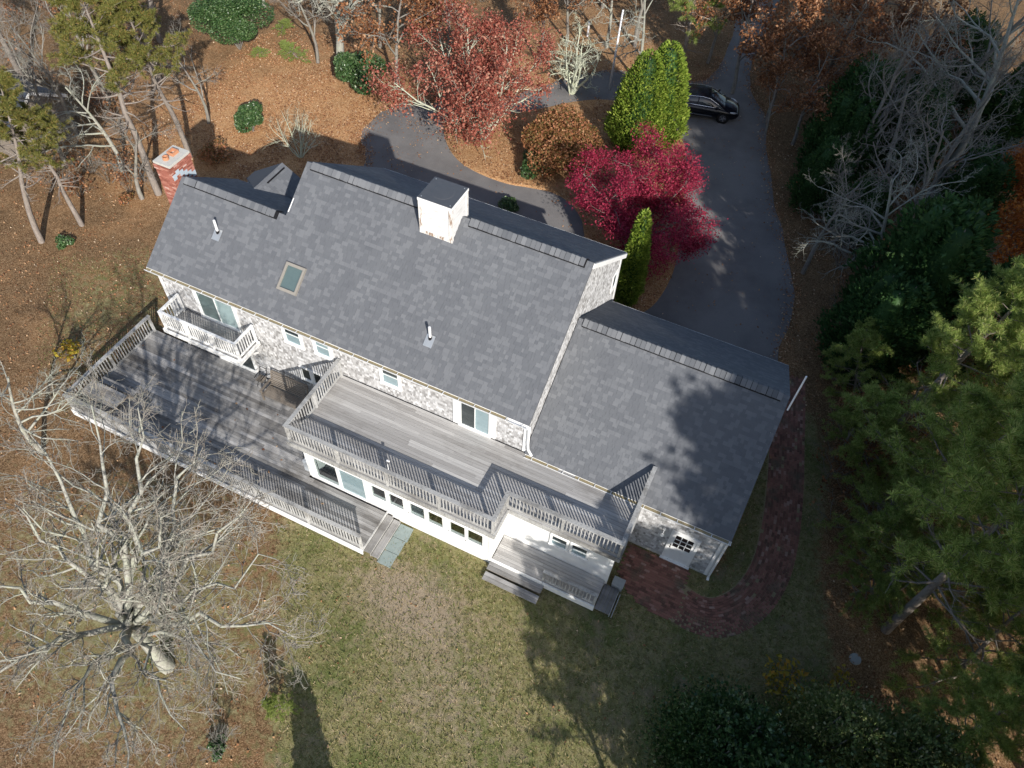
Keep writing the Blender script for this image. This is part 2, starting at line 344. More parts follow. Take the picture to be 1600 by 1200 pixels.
def ground():
    nx, ny = 190, 190
    xs = np.linspace(-55, 40, nx); ys = np.linspace(-35, 60, ny)
    xs = np.concatenate([[-600, -200, -90], xs, [90, 200, 600]]); ys = np.concatenate([[-600, -200, -70], ys, [100, 200, 600]])
    X, Y = np.meshgrid(xs, ys, indexing='xy'); V = np.stack([X.ravel(), Y.ravel(), np.zeros(X.size)], 1)
    a = len(xs); idx = np.arange(X.size).reshape(X.shape)
    Fq = np.stack([idx[:-1, :-1], idx[:-1, 1:], idx[1:, 1:], idx[1:, :-1]], -1).reshape(-1, 4)
    me = np_mesh('ground', V, Fq)
    lawn = np.zeros(X.size); r2 = np.random.default_rng(3)
    for k in range(14):
        dx, dy = r2.normal(0, .55, 2)
        lawn += inside(LAWN, X.ravel()+dx, Y.ravel()+dy)*1.0/14 + inside(WEST, X.ravel()+dx*2, Y.ravel()+dy*2)*.5/14
    x, y = X.ravel(), Y.ravel()
    lawn = np.maximum(lawn, .6*np.exp(-((x+8)**2/90+(y+13)**2/40)))
    warm = np.exp(-(((x+20)/9)**2+((y-13.5)/8)**2))*1.25+np.exp(-(((x+8)/6)**2+((y-27)/8)**2))*.8+.75*inside(ISLAND, x, y)
    warm += .25*np.exp(-(((x-14)/5)**2+((y+1)/6)**2))
    wc = onz(640, 935); worn = np.exp(-(((x-wc[0])/2.6)**2+((y-wc[1])/1.5)**2))*.9+.5*np.exp(-(((x-3)/3)**2+((y+11)/2)**2))
    for n, d in (('lawn', lawn), ('warm', np.clip(warm, 0, 1)), ('worn', worn)):
        at = me.attributes.new(n, 'FLOAT', 'POINT'); at.data.foreach_set('value', d.astype(np.float32))
    struct(link('ground', me, 'ground'))
ground()
struct(sheet('driveway', DRIVE, .012, 'asphalt'))
def island_bed():
    # shallow mounded planting bed: rings shrinking towards the middle
    P = ISLAND; c = P.mean(0); V = []; n = len(P); ks = [(1., .004), (.985, .06), (.9, .1), (.6, .14), (.2, .16)]
    for s_, z in ks: V += [(*(c+(p-c)*s_), z) for p in P]
    V.append((*c, .16)); Fq = []
    me = MB(); me.v = V
    for k in range(len(ks)-1):
        for i in range(n): me.f.append((k*n+i, k*n+(i+1) % n, (k+1)*n+(i+1) % n, (k+1)*n+i))
    for i in range(n): me.f.append(((len(ks)-1)*n+i, (len(ks)-1)*n+(i+1) % n, len(V)-1))
    m = me.mesh('planting_bed', True)
    for nm, val in (('lawn', 0.), ('warm', .75)):
        at = m.attributes.new(nm, 'FLOAT', 'POINT'); at.data.foreach_set('value', np.full(len(V), val, np.float32))
    o = link('planting_bed', m, 'ground'); struct(o)
    if m.polygons[0].normal.z < 0: m.flip_normals()
island_bed()
def brick_path():
    r = np.random.default_rng(5); V = []; Fq = []
    def brick(cx, cy, ang, l, w, z):
        c, s = math.cos(ang), math.sin(ang); k = len(V)
        tz = r.normal(0, .003); tl = r.normal(0, .004)
        for (a, b, e) in ((-1, -1, -tl), (1, -1, tl), (1, 1, tl), (-1, 1, -tl)):
            V.append((cx+c*a*l/2-s*b*w/2, cy+s*a*l/2+c*b*w/2, 0.0))
        for (a, b, e) in ((-1, -1, -tl), (1, -1, tl), (1, 1, tl), (-1, 1, -tl)):
            V.append((cx+c*a*l/2-s*b*w/2, cy+s*a*l/2+c*b*w/2, z+tz+e))
        for q in ((4, 5, 6, 7), (0, 1, 5, 4), (1, 2, 6, 5), (2, 3, 7, 6), (3, 0, 4, 7)): Fq.append([k+i for i in q])
    y = -4.95; row = 0
    while y < -2.75:
        x = 6.6+(row % 2)*.1
        while x < 9.4:
            if inside(PATIO, np.array([x]), np.array([y]))[0]: brick(x, y, r.normal(0, .02), .195, .093, .03)
            x += .203
        y += .1; row += 1
    seg = np.diff(PATHC, axis=0); L = np.concatenate([[0], np.cumsum(np.linalg.norm(seg, axis=1))])
    for k in range(14):
        off = -.7+k*.105; s_ = .1*(k % 2)+.3
        while s_ < L[-1]:
            i = min(np.searchsorted(L, s_)-1, len(seg)-1); t = (s_-L[i])/(L[i+1]-L[i]); p = PATHC[i]+seg[i]*t
            a = math.atan2(seg[i][1], seg[i][0]); q = p+np.array([-math.sin(a), math.cos(a)])*off
            if not inside(PATIO, np.array([q[0]]), np.array([q[1]]))[0] and r.random() > .02: brick(q[0], q[1], a+r.normal(0, .03), .193, .094, .03)
            kap = 0
            s_ += .203*(1.0)
    base = sheet('brick_path', [tuple(p) for p in PATHC+np.c_[-np.gradient(PATHC[:, 1]), np.gradient(PATHC[:, 0])]/np.linalg.norm(np.gradient(PATHC, axis=0), axis=1)[:, None]*.76]+[tuple(p) for p in (PATHC-np.c_[-np.gradient(PATHC[:, 1]), np.gradient(PATHC[:, 0])]/np.linalg.norm(np.gradient(PATHC, axis=0), axis=1)[:, None]*.76)[::-1]], .006, 'gutter_debris')
    struct(base)
    stuff(link('bricks', np_mesh('bricks', np.array(V), np.array(Fq)), 'path_brick', base))
brick_path()

# ------------------------------------------------------------------ house
X0, XS, X1, X2 = -14.41, -9.51, 2.19, 9.92
YF, ZF, YR, ZR, YR2 = -2.86, 5.21, 2.01, 8.76, .24
SL = (ZR-ZF)/(YR-YF); ZR2 = ZF+SL*(YR2-YF); YB, ZB = 6.9, 5.24
GYF, GZF, GYR, GZR, GYB, GZB = -2.73, 3.19, 1.64, 6.29, 6.05, 3.12
GSL = (GZR-GZF)/(GYR-GYF)
WX0, WX1, WY = -14.27, 2.05, -2.57           # wall planes of the main block
house = thing('house', (-4, 0, 0), 'large cedar shingled house with grey shingle roofs and attached garage', 'house')
def shingle_mesh(name, org, ud, vd, nd, W, H, row, wmin, wmax, thick, holes=(), clip=None, seed=1, jit=.0):
    r = np.random.default_rng(seed); org, ud, vd, nd = (np.array(a, float) for a in (org, ud, vd, nd)); V = []; n = 0
    k = 0
    while k*row < H-1e-6:
        v0, v1 = k*row, min((k+1)*row+.012, H)
        ws = r.uniform(wmin, wmax, int(W/wmin)+3); us = np.cumsum(ws)-ws[0]*r.random(); us = np.concatenate([[0], us[(us > .03) & (us < W-.03)], [W]])
        for a, b in zip(us[:-1], us[1:]):
            cu, cv = (a+b)/2, (v0+v1)/2
            if clip and not clip(cu, cv): continue
            if any(h[0] < cu < h[1] and h[2] < cv < h[3] for h in holes): continue
            t = thick*r.uniform(.55, 1.25); d0 = v0-jit*r.random(); g = .003
            V.append((a+g, b-g, d0, v1, t))
        k += 1
    Q = np.array(V); P = lambda u, v, t: org+np.outer(u, ud)+np.outer(v, vd)+np.outer(t, nd)
    a, b, v0, v1, t = Q.T; z = np.full(len(Q), -.004); tt = np.full(len(Q), thick*.25)
    R = np.stack([P(a, v0, t), P(b, v0, t), P(b, v1, tt), P(a, v1, tt), P(a, v0, z), P(b, v0, z), P(b, v1, z), P(a, v1, z)], 1).reshape(-1, 3)
    k8 = np.arange(len(Q))[:, None]*8
    Fq = np.concatenate([k8+np.array(q) for q in ((0, 1, 2, 3), (4, 5, 1, 0), (5, 6, 2, 1), (7, 4, 0, 3))])
    return np_mesh(name, R, Fq)
def slope_part(name, x0, x1, ya, za, yb, zb, seed, secs=None):
    """roof slope: slab from eave (ya,za) up to ridge (yb,zb) + joined shingle tabs"""
    vd = np.array([0, yb-ya, zb-za]); H = np.linalg.norm(vd); vd /= H
    nd = np.cross([1, 0, 0], vd); nd = nd if nd[2] > 0 else -nd
    mb = MB()
    o = nd*-.14
    secs = secs or [(x0, x1, 0, H)]
    for (a, b, h0, h1) in secs:
        p = [np.array([a, ya, za])+vd*h0, np.array([b, ya, za])+vd*h0, np.array([b, ya, za])+vd*h1, np.array([a, ya, za])+vd*h1]
        mb.prism([q-nd*.006 for q in p], o)
    part = link(name, mb.mesh(name), 'roof_shingle', house)
    for i, (a, b, h0, h1) in enumerate(secs):
        m = shingle_mesh('roof_tabs', np.array([a, ya, za])+vd*h0, (1, 0, 0), vd, nd, b-a, h1-h0, .142, .09, .3, .007, seed=seed+i)
        stuff(link('roof_tabs', m, 'roof_shingle', part))
    return part
HS = math.hypot(YR-YF, ZR-ZF); HS2 = math.hypot(YR2-YF, ZR2-ZF)
roof_f = slope_part('front_roof', X0, X1, YF, ZF, YR, ZR, 11, [(X0, X1, 0, HS2-.001), (XS, X1, HS2, HS)])
roof_b = slope_part('rear_roof', XS, X1, YB, ZB, YR, ZR, 12)
roof_lb = slope_part('wing_rear_roof', X0, XS-.02, 2*YR2-YF-.4, ZF+.3, YR2, ZR2, 13)
roof_g = slope_part('garage_front_roof', WX1+.04, X2, GYF, GZF, GYR, GZR, 14)
roof_gb = slope_part('garage_rear_roof', WX1+.04, X2, GYB, GZB, GYR, GZR, 15)
def ridge_caps(part, xa, xb, yr, zr, sl, seed):
    r = np.random.default_rng(seed); ca = math.atan(sl)
    mb = MB(); w = .27; t = .022
    pr = lambda x: [(x, -w*math.cos(ca), -w*math.sin(ca)), (x, -.05, -.03), (x, 0, 0), (x, .05, -.03), (x, w*math.cos(ca), -w*math.sin(ca))]
    k = pr(-.09); q = pr(.082); n = 5
    mb.v = [(a, b, c+.03) for a, b, c in k]+[(a, b, c+.008) for a, b, c in q]+[(a, b, c) for a, b, c in k]+[(a, b, c-.014) for a, b, c in q]
    for i in range(4): mb.f += [(i, i+1, n+i+1, n+i), (2*n+i+1, 2*n+i, 3*n+i, 3*n+i+1), (i+1, i, 2*n+i, 2*n+i+1)]
    mb.f += [(0, n, 3*n, 2*n), (n-1, 3*n-1, 4*n-1, 2*n-1)]
    me = mb.mesh('ridge_shingle')
    me.materials.append(MATS['roof_shingle_single'])
    x = xa
    while x < xb:
        link('ridge_shingle', me, None, part, (x+r.normal(0, .006), yr+r.normal(0, .004), zr+.045+r.normal(0, .002))); x += .185
    v = MB()
    for sgn in (-1, 1):
        c, s_ = math.cos(ca), math.sin(ca)
        v.bar((xa-.1, yr+sgn*.145*c, zr-.145*s_+.014), (xb+.05, yr+sgn*.145*c, zr-.145*s_+.014), .29, .04, (0, sgn*s_, c))
    link('ridge_vent_shadow', v.mesh('ridge_vent_shadow'), 'matt_black', part)  # black vent strip, protruding to paint the shadow line under the caps
t = NT('roof_shingle_single'); c = t.ramp(t.objrand(), [(0, (.115, .122, .135)), (.5, (.15, .157, .17)), (1, (.195, .202, .215))])
g = t.noise(t.pos(), 140, 3, .7); c = t.mix(c, (.5, .5, .5), t.mr(g, .35, .75, 0, .5), 'MULTIPLY'); t.fin(t.pbr(c, .85, .25, t.bump(g, .3, .004)))
ridge_caps(roof_f, XS+.35, -4.45, YR, ZR, SL, 1); ridge_caps(roof_b, -2.45, X1-.3, YR, ZR, SL, 2)
ridge_caps(roof_lb, X0+.3, XS-.35, YR2, ZR2, SL, 3); ridge_caps(roof_g, WX1+.35, X2-.3, GYR, GZR, GSL, 4)
def walls():
    mb = MB()
    zt = lambda y: min(ZF+SL*(y-YF), ZB+SL*(YB-y))-.2
    east = [(WX1, WY, 0), (WX1, 6.62, 0), (WX1, 6.62, zt(6.62)), (WX1, YR, ZR-.2), (WX1, WY, zt(WY))]
    mb.prism(east, (XS+.1-WX1, 0, 0))
    yb2 = 2*YR2-YF-.7
    west = [(WX0, WY, 0), (WX0, yb2, 0), (WX0, yb2, ZF+.15), (WX0, YR2, ZR2-.2), (WX0, WY, zt(WY))]
    mb.prism(west, (XS+.08-WX0, 0, 0))
    part = link('main_wall', mb.mesh('main_wall'), 'cedar_shingle', house)
    holes = [(a-WX0, b-WX0, c, d) for a, b, c, d in ((-12.6, -10.55, 3.05, 4.95), (-8.36, -7.44, 3.73, 5.2), (-6.95, -6.1, 3.78, 5.2), (-4.0, -3.08, 3.72, 5.2), (-.88, .83, 3.0, 5.2), (-8.0, -6.9, 1.6, 2.45), (-12.55, -10.5, .3, 2.5))]
    stuff(link('wall_shingles', shingle_mesh('wall_shingles', (WX0, WY, 0), (1, 0, 0), (0, 0, 1), (0, -1, 0), WX1-WX0, 5.22, .13, .055, .13, .014, holes, None, 21, .02), 'cedar_shingle', part))
    cl = lambda u, v: (v < zt(WY+u)+.02) and v > 2.6 and not (8.33 < u < 9.02 and 3.75 < v < 4.75)
    stuff(link('gable_shingles', shingle_mesh('gable_shingles', (WX1, WY, 0), (0, 1, 0), (0, 0, 1), (1, 0, 0), 9.19, 8.6, .13, .055, .13, .014, (), cl, 22, .02), 'cedar_shingle', part))
    # garage
    mb = MB(); gx0, gx1, gy0, gy1 = WX1+.03, 9.76, -2.57, 5.8
    gz = lambda y: min(GZF+GSL*(y-GYF), GZB+(GZR-GZB)/(GYB-GYR)*(GYB-y))-.19
    mb.prism([(gx1, gy0, 0), (gx1, gy1, 0), (gx1, gy1, gz(gy1)), (gx1, GYR, GZR-.2), (gx1, gy0, gz(gy0))], (gx0-gx1, 0, 0))
    gp = link('garage_wall', mb.mesh('garage_wall'), 'cedar_shingle', house)
    stuff(link('garage_wall_shingles', shingle_mesh('garage_wall_shingles', (6.52, gy0, .12), (1, 0, 0), (0, 0, 1), (0, -1, 0), gx1-6.52-.1, 3.0, .125, .06, .15, .015, [(1.46, 2.56, -1, 2.04)], None, 23, .012), 'cedar_shingle', gp))
    cl = lambda u, v: v < gz(gy0+u)
    stuff(link('garage_gable_shingles', shingle_mesh('garage_gable_shingles', (gx1, gy0, .12), (0, 1, 0), (0, 0, 1), (1, 0, 0), gy1-gy0, 6.2, .125, .06, .17, .022, (), cl, 24, .012), 'cedar_shingle', gp))
    m = MB().box(6.5, gx1+.03, gy0-.035, gy0+.1, 0, .1); link('garage_sill', m.mesh('garage_sill'), 'chimney_cap', house)
    # rake boards, corner boards, fascia
    def rake(x, ya, za, yb, zb, nm='rake_board'):
        d = Vector((0, yb-ya, zb-za)).normalized(); n = Vector((0, -d.z, d.y)); n = n if n.z > 0 else -n
        m = MB().bar(Vector((x, ya, za))-n*.12, Vector((x, yb, zb))-n*.12, .04, .19, n); link(nm, m.mesh(nm), 'white_paint', house)
    rake(X1-.03, YF, ZF, YR-.03, ZR-.02); rake(X1+.022, YB, ZB, YR+.03, ZR-.02); rake(X2-.03, GYF, GZF, GYR-.03, GZR-.02); rake(X2-.03, GYB, GZB, GYR+.03, GZR-.02)
    rake(X0+.03, YF, ZF, YR2-.03, ZR2-.02); rake(XS+.04, YR2+.1, ZR2+.12, YR-.03, ZR-.02); rake(X0+.03, 2*YR2-YF-.4, ZF+.3, YR2+.03, ZR2-.02)
    for nm, b in (('corner_board', (WX0-.03, WX0+.1, WY-.055, WY-.022, 0.05, 5.1)), ('corner_board', (WX1-.1, WX1+.034, WY-.055, WY-.022, 3.13, 5.05)), ('corner_board', (WX1+.022, WX1+.055, 6.5, 6.66, 2.6, 5.25)),
                  ('corner_board', (9.66, 9.8, -2.63, -2.595, 0.05, 3.05)), ('corner_board', (9.785, 9.82, -2.63, -2.48, .05, 3.05))):
        link(nm, MB().box(*b).mesh(nm), 'white_paint', house)
    for nm, b in (('fascia_board', (X0, X1, YF+.03, YF+.055, ZF-.2, ZF-.03)), ('fascia_board', (2.2, X2, GYF+.03, GYF+.055, GZF-.2, GZF-.03)), ('fascia_board', (XS, X1, YB-.03, YB+.012, ZB-.16, ZB+.004)), ('fascia_board', (2.2, X2, GYB-.03, GYB+.012, GZB-.16, GZB+.004)),
                  ('soffit_board', (X0+.02, X1-.02, YF+.06, WY+.02, ZF-.2, ZF-.18)), ('soffit_board', (6.55, X2-.02, GYF+.06, -2.55, GZF-.2, GZF-.18))):
        link(nm, MB().box(*b).mesh(nm), 'white_paint', house)
walls()
def gutter(xa, xb, y, z, seed):
    mb = MB(); w = .15
    pr = [(0, 0), (-.02, -.09), (-w+.03, -.1), (-w, -.03), (-w-.012, .0), (-w+.012, .0), (-w+.012, -.03), (-w+.035, -.085), (-.03, -.078), (-.012, 0)]
    mb.prism([(xa, y+a, z+b) for a, b in pr], (xb-xa, 0, 0))
    g = link('gutter', mb.mesh('gutter'), 'white_paint', house)
    r = np.random.default_rng(seed); x = xa+.05
    while x < xb-.3:
        l = r.uniform(.5, 1.3)
        if r.random() > .1: link('leaf_debris', MB().box(x, min(x+l, xb-.05), y-w+.02, y-.014, z-.07, z-.006-r.random()*.012).mesh('leaf_debris'), 'gutter_debris', g)
        x += l+.01
    hm = MB().box(-.012, .012, y-w-.01, y+.02, z, z+.01).mesh('hanger'); x = xa+.3
    while x < xb: link('hanger', hm, 'white_paint', g, (x, 0, 0)); x += .62
gutter(X0-.02, X1+.01, YF+.02, ZF-.03, 1); gutter(2.12, X2+.02, GYF+.02, GZF-.03, 2)
def downspouts():
    m = MB(); P = [(2.1, YF-.06, ZF-.12), (2.14, WY-.09, ZF-.35), (2.16, WY-.1, 3.75), (2.2, WY-.14, 3.5), (2.42, WY-.28, 3.42)]
    for a, b in zip(P[:-1], P[1:]): m.bar(a, b, .085, .07)
    link('downspout', m.mesh('downspout'), 'white_paint', house)
    m = MB(); P = [(9.86, GYF-.05, GZF-.1), (9.86, -2.68, GZF-.34), (9.86, -2.68, .12), (9.88, -2.8, .05)]
    for a, b in zip(P[:-1], P[1:]): m.bar(a, b, .09, .07)
    link('downspout', m.mesh('downspout'), 'white_paint', house)
downspouts()
def window(parent, x0, x1, z0, z1, y, cols=1, rows=1, trim=.09, back='blue_grey_backing', split=None, name='window'):
    """window facing -y. trim outside, sash bars, one pane per light"""
    m = MB(); t = trim
    m.box(x0, x1, y-.06, y-.0, z1-t, z1).box(x0-.02, x1+.02, y-.08, y, z0-.02, z0+t*.8).box(x0, x0+t, y-.06, y, z0+t*.8, z1-t).box(x1-t, x1, y-.06, y, z0+t*.8, z1-t)
    w = link(name, m.mesh(name), 'white_paint', parent)
    ix0, ix1, iz0, iz1 = x0+t, x1-t, z0+t*.8, z1-t
    bk = MB()  # flat toned panels set just behind the glass
    if isinstance(back, tuple):
        for i, b_ in enumerate(back): link('pane_backing', MB().box(ix0+(ix1-ix0)*i/len(back), ix0+(ix1-ix0)*(i+1)/len(back), y-.004, y+.004, iz0, iz1).mesh('pane_backing'), b_, w)
    elif back == 'half':
        zm = iz0+(iz1-iz0)*.52
        link('pane_backing', MB().box(ix0, ix1, y-.004, y+.004, zm, iz1).mesh('pane_backing'), 'dark_interior', w)
        link('pane_backing', MB().box(ix0, ix1, y-.004, y+.004, iz0, zm).mesh('pane_backing'), 'blue_grey_backing', w)
    elif back: link('pane_backing', MB().box(ix0, ix1, y-.004, y+.004, iz0, iz1).mesh('pane_backing'), back, w)
    s = MB(); b = .028
    s.box(ix0, ix1, y-.045, y-.012, iz0, iz0+b).box(ix0, ix1, y-.045, y-.012, iz1-b, iz1).box(ix0, ix0+b, y-.045, y-.012, iz0+b, iz1-b).box(ix1-b, ix1, y-.045, y-.012, iz0+b, iz1-b)
    cw = (ix1-ix0-2*b)/cols; rh = (iz1-iz0-2*b)/rows
    for i in range(1, cols): s.box(ix0+b+cw*i-.014, ix0+b+cw*i+.014, y-.044, y-.013, iz0+b, iz1-b)
    for j in range(1, rows):
        for i in range(cols): s.box(ix0+b+cw*i+.014, ix0+b+cw*(i+1)-.014, y-.043, y-.014, iz0+b+rh*j-.012, iz0+b+rh*j+.012)
    link('sash', s.mesh('sash'), 'white_paint', w)
    for i in range(cols):
        for j in range(rows):
            p = MB().quad((ix0+b+cw*i, y-.026, iz0+b+rh*j), (ix0+b+cw*(i+1), y-.026, iz0+b+rh*j), (ix0+b+cw*(i+1), y-.026, iz0+b+rh*(j+1)), (ix0+b+cw*i, y-.026, iz0+b+rh*(j+1)))
            link('pane', p.mesh('pane'), 'glass', w)
    return w
WF = WY-.02
window(house, -12.6, -10.55, 3.06, 4.95, WF, 2, 1, .12, ('grey_backing', 'pale_backing'), name='sliding_door')
window(house, -8.36, -7.44, 3.74, 4.95, WF, 1, 2, .11, 'half'); window(house, -6.95, -6.1, 3.8, 4.95, WF, 1, 2, .11, 'blue_grey_backing'); window(house, -4.0, -3.08, 3.73, 4.95, WF, 1, 2, .11, 'half')
window(house, -.66, .66, 3.15, 4.98, WF, 2, 1, .07, ('dark_interior', 'blue_grey_backing'), name='sliding_door')
for a, b in ((-.9, -.665), (.665, .85)): link('door_trim', MB().box(a, b, WF-.05, WF+.02, 3.15, 5.0).mesh('door_trim'), 'white_paint', house)
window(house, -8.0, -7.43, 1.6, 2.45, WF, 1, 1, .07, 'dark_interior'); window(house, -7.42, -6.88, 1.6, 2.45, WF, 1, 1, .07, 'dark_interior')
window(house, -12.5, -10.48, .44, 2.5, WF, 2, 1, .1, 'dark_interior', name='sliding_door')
def gable_window():
    m = MB(); x = WX1+.02
    m.box(x, x+.05, 5.78, 6.44, 4.66, 4.74).box(x, x+.05, 5.78, 6.44, 3.78, 3.86).box(x, x+.05, 5.78, 5.87, 3.86, 4.66).box(x, x+.05, 6.35, 6.44, 3.86, 4.66)
    w = link('window', m.mesh('window'), 'white_paint', house)
    link('pane_backing', MB().box(x-.01, x+.004, 5.87, 6.35, 3.86, 4.66).mesh('pane_backing'), 'dark_interior', w)
    link('pane', MB().quad((x+.02, 5.87, 3.86), (x+.02, 6.35, 3.86), (x+.02, 6.35, 4.66), (x+.02, 5.87, 4.66)).mesh('pane'), 'glass', w)
gable_window()
def garage_door():
    y = -2.6
    m = MB(); m.box(7.99, 8.09, y-.04, y+.03, .03, 2.13).box(8.97, 9.07, y-.04, y+.03, .03, 2.13).box(8.09, 8.97, y-.04, y+.03, 2.04, 2.13).box(7.95, 9.11, y-.12, y+.03, 0, .06)
    d = link('door', m.mesh('door'), 'white_paint', house)
    m = MB(); m.box(8.09, 8.97, y-.008, y+.02, .06, 1.02).box(8.09, 8.2, y-.008, y+.02, 1.02, 2.04).box(8.86, 8.97, y-.008, y+.02, 1.02, 2.04).box(8.2, 8.86, y-.008, y+.02, 1.9, 2.04)
    m.box(8.18, 8.5, y-.018, y-.008, .16, .9).box(8.56, 8.88, y-.018, y-.008, .16, .9)
    link('door_leaf', m.mesh('door_leaf'), 'white_paint', d)
    m = MB(); cw = .66/3; rh = .88/3
    for i in (1, 2): m.box(8.2+cw*i-.016, 8.2+cw*i+.016, y-.006, y+.016, 1.02, 1.9)
    for j in (1, 2):
        for i in range(3): m.box(8.2+cw*i+.016, 8.2+cw*(i+1)-.016, y-.005, y+.015, 1.02+rh*j-.016, 1.02+rh*j+.016)
    link('muntin', m.mesh('muntin'), 'white_paint', d)
    link('pane_backing', MB().box(8.2, 8.86, y+.012, y+.018, 1.02, 1.9).mesh('pane_backing'), 'matt_black', d)  # black panel painted in for the unlit space behind the panes
    for i in range(3):
        for j in range(3):
            a, b, c, e = 8.2+cw*i+.016, 8.2+cw*(i+1)-.016, 1.02+rh*j+.016, 1.02+rh*(j+1)-.016
            link('pane', MB().quad((a, y+.004, c), (b, y+.004, c), (b, y+.004, e), (a, y+.004, e)).mesh('pane'), 'glass', d)
    for z in (1.0, 1.16): link('knob', MB().tube([(8.14, y-.01, z), (8.14, y-.05, z), (8.14, y-.075, z)], [.012, .03, .022], 8).mesh('knob', True), 'brass', d)
    m = MB(); m.tube([(7.72, y-.02, 2.0), (7.72, y-.1, 2.1), (7.72, y-.2, 2.06), (7.72, y-.22, 1.95)], [.016]*4, 6); m.tube([(7.72, y-.22, 1.97), (7.72, y-.22, 1.86)], [.03, .075], 8)
    m.box(7.67, 7.77, y-.04, y-.015, 1.93, 2.07)
    link('wall_lamp', m.mesh('wall_lamp'), 'white_paint', house)
garage_door()
def sunroom():
    # hollow room under the upper deck: wall pieces round real openings
    yS, x0, x1 = -5.81, -5.58, 2.32; zt = 2.94; m = MB()
    ops = [(-5.24, -4.18, .62, 2.1), (-4.1, -2.98, .55, 2.12)]+[(a, a+.66, 1.14, 2.04) for a in (-2.7, -1.94, -1.05, -.29, .62, 1.34)]
    y0, y1 = yS, yS+.1; cur = x0
    for a, b, c, d in ops:
        m.box(cur, a, y0, y1, .02, zt); m.box(a, b, y0, y1, .02, c); m.box(a, b, y0, y1, d, zt); cur = b
    m.box(cur, x1, y0, y1, .02, zt)
    m.box(x0, x0+.1, y1, -2.62, .02, zt); m.box(x1-.1, x1, y1, -4.72, .02, zt)
    w = link('sunroom_wall', m.mesh('sunroom_wall'), 'white_paint', house)
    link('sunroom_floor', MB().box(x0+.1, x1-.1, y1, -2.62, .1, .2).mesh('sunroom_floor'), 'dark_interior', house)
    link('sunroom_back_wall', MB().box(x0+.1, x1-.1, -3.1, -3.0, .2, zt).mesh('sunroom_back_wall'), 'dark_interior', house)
    for i, (a, b, c, d) in enumerate(ops):
        window(house, a-.03, b+.03, c-.03, d+.03, yS+.012, 1, 1, .04, 'blue_grey_backing' if i == 1 else None, name='sliding_door' if i < 2 else 'window')
    # east block, set back
    m = MB(); m.box(x1, 6.5, -4.7, -4.6, .02, zt); m.box(6.4, 6.5, -4.6, -2.62, .02, zt)
    link('east_room_wall', m.mesh('east_room_wall'), 'white_paint', house)
    for a in (4.12, 4.9): window(house, a, a+.72, 1.42, 2.2, -4.705, 1, 2, .06, 'half')
    m = MB()   # clapboards on the short west return and corner trims
    for k in range(16): m.box(x1+.0, x1+.02+.004*(k % 2), -5.79, -4.72, .5+k*.14, .5+k*.14+.13)
    link('clapboard', m.mesh('clapboard'), 'white_paint', house)
    for b in ((x0-.025, x0+.1, yS-.03, yS-.003, .45, 2.9), (x1-.1, x1+.03, yS-.03, yS-.003, .05, 2.9), (6.4, 6.53, -4.73, -4.703, .05, 2.9)):
        link('corner_board', MB().box(*b).mesh('corner_board'), 'white_paint', house)
sunroom()
